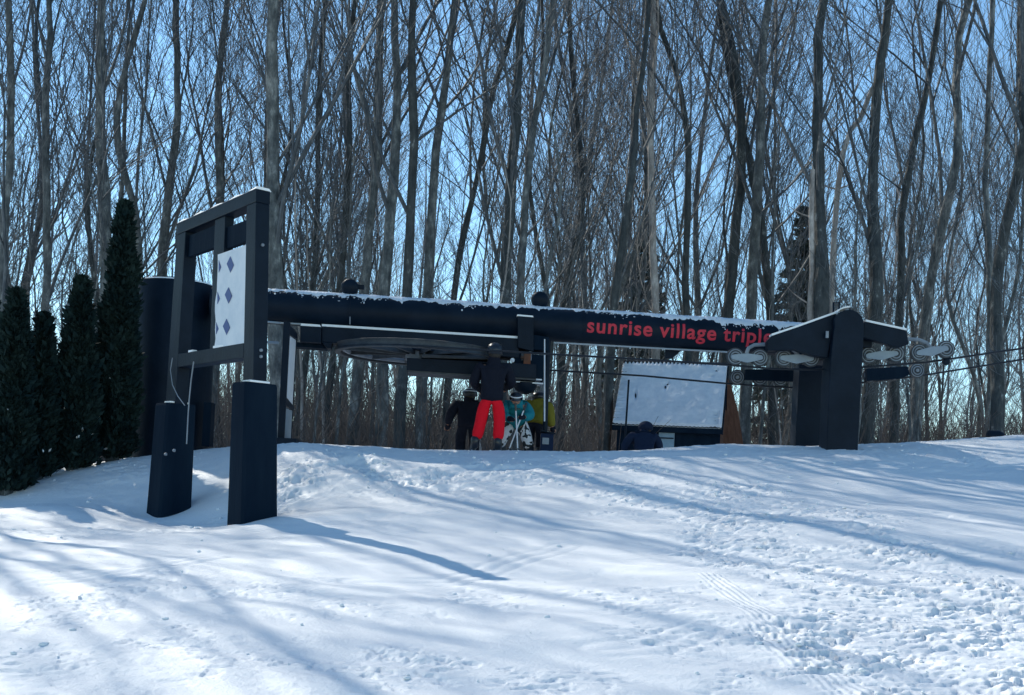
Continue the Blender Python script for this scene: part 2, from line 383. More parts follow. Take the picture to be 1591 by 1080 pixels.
# loose clods of snow lying on the surface (uncountable)
rs = np.random.RandomState(4)
def clods():
    Vs = []; Fs = []; nb = 0
    ico = bmesh.new(); bmesh.ops.create_icosphere(ico, subdivisions=1, radius=1)
    iv = np.array([v.co[:] for v in ico.verts]); ifc = np.array([[v.index for v in f.verts] for f in ico.faces]); ico.free()
    flat = np.stack([Xg.ravel(), Yg.ravel(), Zg.ravel(), msk.ravel()], 1)
    ok = (flat[:, 1] > 4.6) & (flat[:, 1] < 18) & (np.abs(flat[:, 0]) < flat[:, 1] * .5 + .5)
    flat = flat[ok]
    wgt = flat[:, 3] ** 1.5 + 0.03 * (1 - flat[:, 3]); wgt *= flat[:, 1] ** 2 / 100; wgt /= wgt.sum()
    pick = rs.choice(len(flat), 1500, replace=False, p=wgt)
    for i in pick:
        x, y, z, k = flat[i]
        r = 0.006 + 0.020 * rs.rand() ** 5
        sc = np.array([r * (0.7 + 1.0 * rs.rand()), r * (0.7 + .8 * rs.rand()), r * (0.4 + .5 * rs.rand())])
        v = iv * (1 + 0.35 * (rs.rand(len(iv), 1) - .5)) * sc
        a = rs.rand() * 6.28; c_, s_ = math.cos(a), math.sin(a)
        v = np.stack([v[:, 0] * c_ - v[:, 1] * s_, v[:, 0] * s_ + v[:, 1] * c_, v[:, 2]], 1) + np.array([x, y, z + r * .25])
        Vs.append(v); Fs.append(ifc + nb); nb += len(iv)
    o = mesh_np('snow_clods', np.concatenate(Vs), np.concatenate(Fs), M['snow_cap'])
    tag(o, 'loose crumbs and clods of snow scattered over the slope', None, None, 'stuff')
clods()

# ------------------------------------------------------------------ trees
class TreeMesh:
    def __init__(s): s.P = []; s.R = []; s.E = []      # points, radii, polyline-id
    def line(s, pts, rad):
        i = s.E[-1] + 1 if s.E else 0
        s.P.extend(pts); s.R.extend(rad); s.E.extend([i] * len(pts))
    def arrays(s, n):
        P = np.array(s.P, float); R = np.array(s.R, float); E = np.array(s.E)
        same = E[1:] == E[:-1]
        T = np.zeros_like(P); dP = P[1:] - P[:-1]
        T[:-1][same] += dP[same]; T[1:][same] += dP[same]
        T /= np.maximum(np.linalg.norm(T, axis=1, keepdims=True), 1e-9)
        ref = np.array([0.31, 0.95, 0.05])[None]
        A = np.cross(T, ref); A /= np.maximum(np.linalg.norm(A, axis=1, keepdims=True), 1e-6); B = np.cross(A, T)
        ang = np.arange(n) * 2 * math.pi / n
        V = P[:, None, :] + R[:, None, None] * (A[:, None, :] * np.cos(ang)[None, :, None] + B[:, None, :] * np.sin(ang)[None, :, None])
        i0 = np.nonzero(same)[0]; k = np.arange(n); k2 = (k + 1) % n
        Fq = np.stack([i0[:, None] * n + k, i0[:, None] * n + k2, (i0[:, None] + 1) * n + k2, (i0[:, None] + 1) * n + k], -1).reshape(-1, 4)
        return V.reshape(-1, 3), Fq
    def build(s, name, n, m, parent=None, smooth=True):
        V, Fq = s.arrays(n); return mesh_np(name, V, Fq, m, parent, smooth)

def norm3(x, y, z):
    l = math.sqrt(x * x + y * y + z * z) or 1; return x / l, y / l, z / l
def grow(T, rng, p, d, Ln, r, lvl, maxlvl, zmax, up=0.12):
    n = (6, 5, 4, 3, 2)[min(lvl, 4)]; st = Ln / n
    pts = [p]; rad = [r]; ds = [d]
    x, y, z = p; dx, dy, dz = d; wob = (0.10, 0.13, 0.13, 0.13, 0.12)[min(lvl, 4)]
    for i in range(n):
        dx += rng.gauss(0, wob); dy += rng.gauss(0, wob); dz += rng.gauss(0, wob * .7) + up
        dx, dy, dz = norm3(dx, dy, dz)
        x += dx * st; y += dy * st; z += dz * st
        pts.append((x, y, z)); ds.append((dx, dy, dz)); rad.append(max(r * (1 - 0.82 * (i + 1) / n), 0.0045))
    T.line(pts, rad)
    if lvl >= maxlvl or p[2] > zmax: return
    nch = (6, 5, 4, 1)[lvl] if lvl < 4 else 0
    if p[2] > zmax - 1.5: nch = nch // 2
    for c in range(nch):
        f = 0.18 + 0.8 * (c + rng.random()) / nch; i = min(int(f * n), n - 1); t = f * n - i
        a, b_ = pts[i], pts[i + 1]; q = (a[0] + (b_[0] - a[0]) * t, a[1] + (b_[1] - a[1]) * t, a[2] + (b_[2] - a[2]) * t)
        dd = ds[i]; sp = 0.38 + 0.42 * rng.random()
        vx, vy, vz = norm3(rng.gauss(0, 1), rng.gauss(0, 1), rng.gauss(0, .6))
        e = norm3(dd[0] + vx * sp, dd[1] + vy * sp, dd[2] + vz * sp * .8 + 0.12)
        grow(T, rng, q, e, Ln * (0.40 + 0.36 * rng.random()) * (1.1 - .5 * f), max(rad[i] * 0.6, 0.0045), lvl + 1, maxlvl, zmax, up * .8)

def trunk_line(T, path, r0, r1, rng, wob=0.02, step=0.7):
    """resample a coarse path smoothly and put it in T; returns dense list"""
    P = [np.array(p, float) for p in path]; out = []; rads = []
    seg = [np.linalg.norm(b_ - a) for a, b_ in zip(P, P[1:])]; tot = sum(seg); acc = 0
    for i, (a, b_) in enumerate(zip(P, P[1:])):
        pm = P[i - 1] if i > 0 else a - (b_ - a); pn = P[i + 2] if i + 2 < len(P) else b_ + (b_ - a)
        k = max(2, int(seg[i] / step))
        for j in range(k):
            t = j / k
            q = 0.5 * ((2 * a) + (-pm + b_) * t + (2 * pm - 5 * a + 4 * b_ - pn) * t * t + (-pm + 3 * a - 3 * b_ + pn) * t ** 3)
            f = (acc + seg[i] * t) / tot
            out.append(q + np.array([rng.gauss(0, wob), rng.gauss(0, wob), 0])); rads.append((r0 + (r1 - r0) * f ** .85) * (1 + .06 * rng.gauss(0, 1)))
        acc += seg[i]
    out.append(P[-1]); rads.append(r1)
    rads[0] *= 1.35; rads[1] *= 1.1
    T.line([tuple(q) for q in out], rads)
    return out, rads

def crown_on(TC, rng, line, rads, zb, zmax, nl, ln, z0, maxlvl=4, up=.12, asc=(0.5, 1.3)):
    zs = [q[2] - z0 for q in line]; top = zs[-1]
    for k in range(nl):
        h = zb + (top - zb) * ((k + rng.random()) / nl) ** 1.0
        i = min(range(len(zs)), key=lambda j: abs(zs[j] - h)); q = line[i]
        a = rng.random() * 2 * math.pi; el = rng.uniform(*asc)
        dd = norm3(math.cos(a), math.sin(a), math.tan(el) * .8)
        L_ = ln * (0.55 + 0.6 * rng.random()) * (1.05 - 0.45 * (h - zb) / (top - zb + .01))
        grow(TC, rng, tuple(q), dd, L_, max(rads[i] * rng.uniform(.2, .4), .01), 1, maxlvl, zmax + z0, up)

# ---- hero trees: traced trunks, each at its own distance
HERO = [
 # pixel path bottom->top, width px, depth, bark, first limb m, limbs, limb length, label
 ([(8,640),(2,430),(2,200),(14,0)],17,24,'bark_grey',4,12,4.5,'bare trunk cut by the far left edge above the hedge'),
 ([(60,640),(85,430),(78,200),(72,0)],15,27,'bark_grey',4,14,4.5,'thin bare tree rising behind the leftmost hedge shrub'),
 ([(150,640),(170,400),(152,200),(163,0)],24,25,'bark_grey',4,14,5,'stout grey bare tree between the second and third hedge shrubs'),
 ([(190,640),(215,380),(182,190),(222,0)],15,28,'bark_grey',3.5,12,5,'crooked bare tree directly behind the tallest hedge shrub'),
 ([(250,640),(258,360),(280,180),(278,0)],19,30,'bark_grey',5,12,5,'bare tree rising behind the upper left corner of the sign frame'),
 ([(335,640),(334,330),(330,150),(345,0)],17,29,'bark_grey',4.5,12,5,'bare forked tree rising over the middle of the sign frame'),
 ([(428,640),(426,400),(422,200),(432,0)],33,23,'bark_grey',5.5,14,5.5,'thickest grey trunk standing just right of the sign frame'),
 ([(470,660),(485,400),(490,200),(506,0)],12,30,'bark_dark',4,12,4.5,'slim dark tree second to the right of the sign frame'),
 ([(505,680),(528,420),(545,250),(540,100),(556,0)],13,28,'bark_dark',5,12,4.5,'slim bare tree left of the round lamp on the beam'),
 ([(545,680),(566,420),(585,230),(590,0)],19,26,'bark_grey',6,10,4.5,'grey trunk directly above the left round lamp on the beam'),
 ([(588,690),(598,450),(612,220),(612,0)],23,25,'bark_grey',7,10,5,'leftmost of three broad grey trunks crowded above the bullwheel'),
 ([(622,690),(630,450),(642,220),(646,0)],21,24.2,'bark_dark',7,9,5,'middle of three broad grey trunks crowded above the bullwheel'),
 ([(652,690),(664,450),(678,230),(708,0)],20,26,'bark_grey',7,10,5,'rightmost of three broad trunks crowded above the bullwheel, leaning right'),
 ([(690,700),(705,460),(740,270),(768,130),(808,0)],14,27,'bark_dark',4.5,12,5,'slender dark tree leaning right above the person in red trousers'),
 ([(775,700),(785,460),(797,250),(805,100),(812,0)],25,25,'bark_dark',6,11,5,'dark thick trunk rising behind the bracket end of the beam'),
 ([(800,700),(808,460),(822,250),(860,0)],17,25.5,'bark_grey',6,11,5,'grey trunk tight beside the dark thick one, above the beam bracket'),
 ([(870,700),(876,470),(905,330),(895,150),(885,0)],14,31,'bark_dark',3,14,5,'slim dark tree above the start of the red lettering'),
 ([(945,690),(952,470),(978,280),(988,170),(1012,0)],15,25,'bark_dark',6,9,5,'dark forked tree with a low left limb above the red lettering'),
 ([(1018,690),(1014,450),(1010,250),(1012,60),(1012,0)],15,27,'bark_pale',4,8,3.5,'pale pinkish grey trunk above the shed roof'),
 ([(1070,690),(1068,480),(1063,200),(1038,60),(1020,0)],14,27,'bark_dark',4,12,5,'dark slim tree above the right half of the shed roof'),
 ([(1125,690),(1132,480),(1150,250),(1140,100),(1128,0)],22,28.5,'bark_dark',6,11,5.5,'dark trunk above the last word of the red lettering'),
 ([(1160,690),(1172,480),(1178,250),(1184,100),(1190,0)],23,28,'bark_grey',5.5,12,5.5,'grey mottled trunk rising left of the tower arm'),
 ([(1200,690),(1192,490),(1178,330),(1155,200),(1120,0)],19,29,'bark_dark',4,12,5,'dark trunk leaning left over the tower arm'),
 ([(1268,690),(1270,480),(1275,250),(1278,80),(1286,0)],27,24,'bark_dark',6,10,5.5,'very dark straight trunk above the tower'),
 ([(1262,690),(1266,420),(1264,262)],13,23.6,'bark_pale',99,0,0,'pale broken snag against the dark trunk above the tower'),
 ([(1285,690),(1296,440),(1308,240),(1340,180),(1364,120)],13,25,'bark_pale',99,0,0,'pale bent leaning snag just right of the tower top'),
 ([(1345,690),(1352,470),(1364,250),(1378,80),(1386,0)],26,24.5,'bark_dark',5,11,5,'thick mottled trunk right of the pale bent snag'),
 ([(1392,690),(1400,450),(1402,300),(1440,160),(1460,0)],15,27,'bark_dark',3.5,12,5,'dark crooked tree above the right end sheaves'),
 ([(1432,690),(1452,450),(1475,250),(1496,80),(1505,0)],20,26,'bark_grey',4.5,12,5,'grey trunk leaning right, beyond the sheaves on the right'),
 ([(1522,680),(1530,450),(1532,280),(1545,0)],12,28,'bark_grey',4,12,5,'slim grey tree near the right edge'),
 ([(1548,680),(1566,420),(1580,220),(1596,60),(1600,0)],24,23.5,'bark_dark',5,10,5,'thick dark trunk cut by the right edge of view'),
]
rng = random.Random(11)
for k, (path, wpx, Y, bk, zb, nl, ln, lab) in enumerate(HERO):
    P = [at(px, py, Y) for px, py in path]
    b0 = P[0].copy(); b0.z = gz(b0.x, b0.y) - 0.15
    if P[0].z < b0.z + .3: P = P[1:]
    W3 = [np.array(b0)] + [np.array((q.x, q.y + rng.uniform(-.5, .5), q.z)) for q in P]
    snag = nl == 0
    r0 = wpx / 2 / 1800 * Y * .98
    if not snag:
        dd = W3[-1] - W3[-2]; dd = dd / np.linalg.norm(dd); dd = dd * .6 + np.array([0, 0, .4]); 
        W3.append(W3[-1] + dd * 4.0 + np.array([rng.gauss(0, .3), rng.gauss(0, .3), 0])); W3.append(W3[-1] + np.array([rng.gauss(0, .4), rng.gauss(0, .4), 3.5]))
    t = thing('bare_tree' if not snag else 'dead_snag', Vector(b0), lab, 'tree', 'large trees at the edge of the wood')
    off = np.array(b0)
    W3 = [q - off for q in W3]
    T = TreeMesh(); line, rads = trunk_line(T, W3, r0, 0.04 if not snag else r0 * .55, rng, wob=0.015)
    if snag:
        T.line([tuple(line[-1] + np.array([0.02, 0, -.1])), tuple(line[-1] + np.array([-.05, 0, .25]))], [r0 * .3, .01])
    T.build('trunk', 10, M[bk], t)
    TC = TreeMesh()
    if snag:
        for j in range(4):
            i = rng.randint(len(line) // 2, len(line) - 1)
            grow(TC, rng, tuple(line[i]), norm3(rng.gauss(0, 1), rng.gauss(0, 1), .6), .7, .025, 3, 3, 30)
    else:
        zmax = Y * 0.44 + 3.2
        crown_on(TC, rng, line, rads, zb, zmax, max(5, int(nl * .6)), ln * 1.2, 0, 4, .12, (0.75, 1.38))
        # one or two codominant stems that fork steeply from the trunk
        for j in range(rng.choice((1, 2, 2))):
            i = int(len(line) * rng.uniform(.22, .5)); a = rng.choice((0, math.pi)) + rng.gauss(0, .7)
            grow(TC, rng, tuple(line[i]), norm3(math.cos(a) * .38, math.sin(a) * .38, 1), rng.uniform(6, 9), rads[i] * rng.uniform(.4, .62), 0, 4, zmax, .06)
    TC.build('crown', 3, M['twig'] if bk != 'bark_pale' else M['bark_pale'], t)

# ---- the crowd of trees behind: variants copied as things of their own
def make_variant(seed, H, r0, zb, nl, ln, bk, zmax=22, maxlvl=4, forks=1):
    rg = random.Random(seed); lean = rg.gauss(0.0, .07), rg.gauss(0, .07)
    W = [np.array([0, 0, -.3])]; 
    for i in range(1, 6):
        z = H * i / 5; W.append(np.array([lean[0] * z + rg.gauss(0, .30), lean[1] * z + rg.gauss(0, .30), z]))
    T = TreeMesh(); line, rads = trunk_line(T, W, r0, .02, rg, .012, .9)
    TC = TreeMesh(); crown_on(TC, rg, line, rads, zb, zmax, nl, ln, 0, maxlvl, .12, (.8, 1.38))
    for j in range(forks):
        i = int(len(line) * rg.uniform(.2, .45)); a = rg.random() * 6.28
        grow(TC, rg, tuple(line[i]), norm3(math.cos(a) * .45, math.sin(a) * .45, 1), H * .5, rads[i] * .6, 0, maxlvl, zmax, .06)
    return T, TC, bk
VAR = []
spec = [(101, 19, .105, 4.5, 20, 4.6, 'bark_grey', 2), (102, 21, .13, 5.0, 20, 5.4, 'bark_grey', 3), (103, 17, .07, 3.5, 18, 3.8, 'bark_dark', 1),
        (104, 18, .085, 3.0, 20, 4.6, 'bark_grey', 3), (105, 20, .11, 5, 18, 5, 'bark_dark', 2), (106, 16, .06, 2.5, 18, 3.5, 'bark_grey', 2),
        (107, 20, .10, 3.6, 20, 5.2, 'bark_dark', 3), (108, 15, .055, 2.2, 18, 3.2, 'bark_pale', 1), (109, 22, .14, 5, 20, 5.6, 'bark_grey', 3), (110, 18, .075, 3.5, 20, 4.6, 'bark_dark', 3)]
for (sd, H, r, zb, nl, ln, bk, fk) in spec:
    T, TC, _ = make_variant(sd, H, r, zb, nl, ln, bk, 18, 4 if sd < 105 else 3, fk)
    VAR.append((T, TC, bk))
def place_tree(i, x, y, sc, rz, first, label, grp, name='bare_tree'):
    t = thing(name, (x, y, gz(x, y) - .1), label, 'tree', grp); t.rotation_euler = (0, 0, rz); t.scale = (sc, sc, sc)
    if first is None:
        T, TC, bk = VAR[i]; a = T.build('trunk', 7, M[bk], t); b_ = TC.build('crown', 3, M['twig'] if bk != 'bark_pale' else M['bark_pale'], t)
        return t, a, b_
    for src in first:
        c = src.copy(); c.parent = t; COL.objects.link(c)
    return t
rng = random.Random(5); protos = {}
cnt = 0; used = []
tries = 0
while cnt < 92 and tries < 9000:
    tries += 1
    y = rng.uniform(26.5, 42) if cnt < 38 else rng.uniform(42, 64)
    x = rng.uniform(-1, 1) * (0.47 * y + 2.5)
    if any((x - a) ** 2 + (y - b_) ** 2 < .55 for a, b_ in used): continue
    pxx = CX + 1800 * x / y
    if 860 < pxx < 940 and y < 34: continue
    if y < 31 and 930 < pxx < 1170: continue
    used.append((x, y)); i = rng.randrange(6) if y < 42 else rng.randrange(3, len(VAR)); sc = rng.uniform(.8, 1.2)
    lab, grp = 'slender bare tree standing deep in the crowded wood behind the lift', 'slender trees crowding the wood'
    if i not in protos:
        t, a, b_ = place_tree(i, x, y, sc, rng.random() * 6.28, None, lab, grp); protos[i] = (a, b_)
    else:
        place_tree(i, x, y, sc, rng.random() * 6.28, protos[i], lab, grp)
    cnt += 1
near_left = [(-9.6, 16.2), (-11.4, 19.4), (-13.8, 23.8), (-12.9, 17.6), (-15.2, 20.5)]
for k in range(15):
    y = rng.uniform(24, 42); x = -(0.47 * y + 2.6) - rng.uniform(0, 11)
    if k < len(near_left): x, y = near_left[k]; i = rng.randrange(len(VAR))
    place_tree(i, x, y, rng.uniform(.9, 1.2), rng.random() * 6.28, protos.get(i) or protos[max(protos)], 'tall bare tree of the wood continuing left of the hedge', 'trees left of the hedge')
# saplings: thin stems close behind the crest
SAP = []
for j in range(4):
    rg = random.Random(300 + j); H = 7 + j; W = [np.array([rg.gauss(0, .05) * i + .02 * i, rg.gauss(0, .06) * i, -.2 + H * i / 5]) for i in range(6)]
    T = TreeMesh(); line, rads = trunk_line(T, W, .032 + .008 * j, .008, rg, .01, .6)
    TC = TreeMesh(); crown_on(TC, rg, line, rads, 1.4, 12, 16, 1.9, 0, 3, .1, (.6, 1.3)); SAP.append((T, TC))
sp = {}
for k in range(85):
    y = rng.uniform(22.5, 42); x = rng.uniform(-1, 1) * (.47 * y + 1.5); j = rng.randrange(4)
    pxx = CX + 1800 * x / y
    if y < 30 and 930 < pxx < 1170: continue
    t = thing('sapling', (x, y, gz(x, y) - .1), 'thin pole like sapling among the trunks just beyond the crest', 'sapling', 'saplings beyond the crest')
    t.rotation_euler = (0, 0, rng.random() * 6.28); s_ = rng.uniform(.7, 1.3); t.scale = (s_, s_, s_)
    if j not in sp:
        a = SAP[j][0].build('trunk', 6, M['bark_pale' if j == 1 else 'bark_grey'], t); b_ = SAP[j][1].build('crown', 3, M['twig'], t); sp[j] = (a, b_)
    else:
        for src in sp[j]: c = src.copy(); c.parent = t; COL.objects.link(c)

# ---- far-off wood: one mass
def far_wood():
    rg = random.Random(77); Ts = []
    for v in range(5):
        T = TreeMesh(); H = 15 + v
        W = [np.array([rg.gauss(0, .25), rg.gauss(0, .25), -.3 + H * i / 4]) for i in range(5)]
        line, rads = trunk_line(T, W, .16, .03, rg, .02, 2.0)
        crown_on(T, rg, line, rads, 3, 24, 15, 5, 0, 3, .1, (.5, 1.3)); Ts.append(T.arrays(3))
    Vs, Fs, nb = [], [], 0
    for k in range(130):
        y = rg.uniform(62, 112); x = rg.uniform(-1, 1) * (.5 * y + 3); v, f = Ts[rg.randrange(5)]; a = rg.random() * 6.28; s_ = rg.uniform(.85, 1.25)
        c_, q = math.cos(a) * s_, math.sin(a) * s_
        Vs.append(np.stack([v[:, 0] * c_ - v[:, 1] * q + x, v[:, 0] * q + v[:, 1] * c_ + y, v[:, 2] * s_ + 2.1], 1)); Fs.append(f + nb); nb += len(v)
    o = mesh_np('far_wood', np.concatenate(Vs), np.concatenate(Fs), M['twig'])
    tag(o, 'far off bare wood reading as one grey mass behind the nearer trees', None, None, 'stuff')
far_wood()
def undergrowth():
    rg = random.Random(9); T = TreeMesh()
    for k in range(11500):
        y = rg.uniform(23, 85); x = rg.uniform(-1, 1) * (.47 * y + 2)
        if y < 29 and 2 < x < 6.5: continue
        z = 1.7 + .3 * (y > 30)
        a = rg.random() * 6.28; h = rg.uniform(.6, 2.2) * (1.1 + (y - 23) / 26)
        grow(T, rg, (x, y, z), norm3(math.cos(a) * .5, math.sin(a) * .5, 1), h, .012 + .0002 * y, 2, 3, 9, .05)
    o = T.build('undergrowth', 3, M['brush'])
    tag(o, 'brown leafless brush covering the floor of the wood', None, None, 'stuff')
undergrowth()

# ---- evergreens
def conifer_mesh(rs, kind, H, R, nleaf):
    if kind == 'arbor':
        h = rs.rand(nleaf) ** 0.85 * H; f = h / H
        prof = np.clip(f / .06, 0, 1) ** .5 * (1 - f ** 1.7) ** .85
        a = rs.rand(nleaf) * 6.283
        lob = 1 + .16 * np.sin(a * 5 + h * 2.1) + .12 * np.sin(a * 3 - h * 4.4) + .1 * np.sin(h * 9 + a * 2)
        r = R * prof * lob * (.86 + .38 * vnoise(a * 3.0 + 5, h * 6, 5)) * (1.04 - .58 * rs.rand(nleaf) ** 2.2) + .10 * (rs.rand(nleaf) < .10) * rs.rand(nleaf)
        c = np.stack([r * np.cos(a), r * np.sin(a), h + .12], 1)
        n_out = np.stack([np.cos(a), np.sin(a), .9 + 0 * a], 1); sz = .035 + .045 * rs.rand(nleaf)
        asp = 2.1
    else:
        lay = 26; L_ = rs.randint(0, lay, nleaf); f = (L_ + .5) / lay; a0 = rs.rand(lay, 9)[L_, rs.randint(0, 9, nleaf)] * 6.283
        rr = (R * (1 - f) ** .9 + .12) * (.15 + .85 * rs.rand(nleaf)); wid = .14 * rr + .05
        a = a0 + rs.randn(nleaf) * .13; keep = rs.rand(lay, 1)[L_, 0]
        r = rr; h = H * f - .28 * r * r / max(R, .1) * 1.3 + rs.randn(nleaf) * .06 + .12 * r
        c = np.stack([r * np.cos(a), r * np.sin(a), h + .6], 1); n_out = np.stack([np.cos(a), np.sin(a), -.3 + 0 * a], 1); sz = .10 + .12 * rs.rand(nleaf); asp = 2.6
    d = n_out + rs.randn(nleaf, 3) * .45; d /= np.linalg.norm(d, axis=1, keepdims=True)
    s1 = np.cross(d, rs.randn(nleaf, 3)); s1 /= np.linalg.norm(s1, axis=1, keepdims=True)
    d = d * (sz * asp / 2)[:, None]; s1 = s1 * (sz / 2)[:, None]
    V = np.stack([c - d, c + s1 * 1.0 - d * .1, c + d, c - s1 - d * .1], 1).reshape(-1, 3)
    Fq = np.arange(nleaf * 4).reshape(-1, 4)
    return V, Fq
def evergreen(px, pyb, Y, H, R, kind, label, name, grp, n, seed, zoff=0.0):
    n = int(n * (1.5 if kind == 'arbor' else 1))
    b0 = at(px, pyb, Y); z = gz(b0.x, b0.y); t = thing(name, (b0.x, b0.y, z - .05 + zoff), label, 'tree', grp)
    V, Fq = conifer_mesh(np.random.RandomState(seed), kind, H, R, n)
    rg = random.Random(seed); T = TreeMesh()
    T.line([(0, 0, 0), (.02, 0, H * .5), (0, 0, H * .93)], [.07 + .01 * H, .05, .012])
    for k in range(40 if kind == 'arbor' else 60):
        h = rg.uniform(.15, .85) * H; a = rg.random() * 6.28; l_ = R * (1 - h / H) * rg.uniform(.6, 1)
        up = .9 if kind == 'arbor' else -.1
        T.line([(0, 0, h), (math.cos(a) * l_ * .8, math.sin(a) * l_ * .8, h + up * l_)], [.016, .005])
    T.build('trunk', 6, M['bark_dark'], t)
    if kind == 'arbor':
        rv = np.random.RandomState(seed + 50); pk = rv.choice(len(Fq), 45, replace=False); qv = V.reshape(-1, 4, 3)[pk]; cen = qv.mean(1, keepdims=True)
        qv = (qv - cen) * .55 + cen * np.array([1.05, 1.05, 1.0]); mesh_np('snow_flecks', qv.reshape(-1, 3), np.arange(180).reshape(-1, 4), M['snow_cap'], t)
    mesh_np('crown', V, Fq, M[kind if kind == 'arbor' else 'spruce'], t)
    return t
def arb(px, top, base, Y, R, lab, seed, n=20000):
    b0 = at(px, base, Y); z = gz(b0.x, b0.y); H = at(px, top, Y).z - z
    return evergreen(px, base, Y, H - .3, R, 'arbor', lab, 'arborvitae_shrub', 'evergreen hedge shrubs on the left', n, seed)
arb(10, 424, 775, 15.6, .26, 'dark columnar evergreen shrub at the left edge, leftmost of the hedge', 1)
arb(56, 462, 757, 16.2, .19, 'slimmest and shortest dark evergreen shrub, second from the left in the hedge', 2, 14000)
arb(112, 406, 744, 16.6, .27, 'dark evergreen shrub with rounded tip, third from the left in the hedge', 3)
arb(174, 290, 722, 17.2, .28, 'tallest dark evergreen shrub, beside the big round column', 4, 26000)
arb(-30, 440, 780, 15.8, .36, 'dark evergreen shrub mostly outside the left edge of view', 5, 9000)
#arb(98, 560, 745, 17.4, .38, 'low dark evergreen shrub filling the gap behind the hedge between second and third', 6, 12000)
arb(50, 600, 760, 17.2, .24, 'low dark evergreen shrub filling the gap behind the two leftmost shrubs', 8, 12000)
#arb(155, 540, 730, 18.0, .36, 'low dark evergreen shrub behind the gap left of the tallest shrub', 9, 12000)
for (px, top, Y, R, lab, sd) in ((1232, 318, 47, 2.3, 'dark spruce with pointed top left of the tower, deep in the wood', 21), (985, 345, 50, 2.6, 'dark spruce half hidden behind the pale trunk', 22)):
    b0 = at(px, 690, Y); H = at(px, top, Y).z - gz(b0.x, b0.y)
    evergreen(px, 690, Y, H - .6, R, 'spruce', lab, 'spruce_tree', 'spruces in the wood', 8000, sd)

# ------------------------------------------------------------------ trail sign frame (left foreground)
PL = at(262, 799, 14.2); PR = at(392, 812, 12.5)
SU = Vector((PR.x - PL.x, PR.y - PL.y, 0)).normalized(); SN = Vector((-SU.y, SU.x, 0))
if SN.y > 0: SN = -SN                                    # towards the camera side
UP = Vector((0, 0, 1))
S0 = PL + SN * .09
Wd = (PR - PL).xy.length
LEAN_L, LEAN_R = 0.012, -0.034
def lean(s): return LEAN_L + (LEAN_R - LEAN_L) * s / Wd
def sz_(s, z): return Vector((PL.x + SU.x * s + lean(s) * (z - PL.z), PL.y + SU.y * s, z))
def sp_(px, py, t=.09):          # photo pixel -> point on the (slightly leaning) sign face
    q = on_plane(px, py, PL + SN * t, SN); s_, z_ = (q - PL).dot(SU), q.z
    for _ in range(12):
        p = sz_(s_, z_) + SN * t; ax, ay = proj(p); e = .01
        bx_, by_ = proj(sz_(s_ + e, z_) + SN * t); cx_, cy_ = proj(sz_(s_, z_ + e) + SN * t)
        J = np.array([[bx_ - ax, cx_ - ax], [by_ - ay, cy_ - ay]]) / e
        ds = np.linalg.solve(J, [px - ax, py - ay]); s_ += ds[0]; z_ += ds[1]
    return Vector((s_, t, z_))
def spw(px, py, t=.09): q = sp_(px, py, t); return sz_(q.x, q.z) + SN * t
zt = (sp_(270, 338).z + sp_(404, 303).z) / 2
zbm = (sp_(268, 565).z + sp_(385, 553).z) / 2
sign = thing('trail_sign_frame', (PL + PR) / 2 * 1.0, 'tall dark two post sign frame with a white notice of blue diamonds, in the snow', 'sign')
sign.location.z = min(PL.z, PR.z)
def sbox(s0, s1, z0, z1, t0, t1): 
    c = sz_((s0 + s1) / 2, (z0 + z1) / 2) + SN * ((t0 + t1) / 2); zz_ = UP * (z1 - z0) / 2
    return c, SU * (s1 - s0) / 2, SN * (t1 - t0) / 2, zz_ + Vector((lean((s0 + s1) / 2) * (z1 - z0) / 2, 0, 0))
print('sign width', Wd, 'zt', zt, 'zb', zbm, 'PL', PL, 'PR', PR)
pw = .13
MB().sb(*(-pw, pw + .05, PL.z + .3, zt - .142, -.08, .08)).build('post', M['steel'], sign, .008)
MB().sb(*(Wd - pw, Wd + pw, PR.z + .3, zt - .142, -.08, .08)).build('post', M['steel'], sign, .008)
MB().sb(*(-pw - .003, Wd + pw + .003, zt - .14, zt, -.083, .083)).build('top_rail', M['steel'], sign, .006)
MB().sb(*(pw + .053, Wd - pw - .003, zbm - .03, zbm + .13, -.09, .08)).build('bottom_rail', M['steel'], sign, .006)
def s_at(px, py): return sp_(px, py).x
sm0, sm1 = s_at(327, 420), s_at(343, 420)
MB().sb(*(sm0, sm1, zbm + .132, zt - .142, -.05, .06)).build('mullion', M['steel'], sign, .005)
zp0, zp1 = sp_(315, 387).z, sp_(315, 353).z
up1 = MB().sb(*(pw + .053, sm0 - .004, zp0, zp1, -.03, .03)).build('upper_board', M['wood_dark'], sign, .004)
zp2, zp3 = sp_(360, 379).z, sp_(360, 346).z
MB().sb(*(sm1 + .004, Wd - pw - .004, zp2, zp3, -.03, .03)).build('upper_board', M['wood_dark'], sign, .004)
# lower left bay is boarded
zl = sp_(310, 440).z
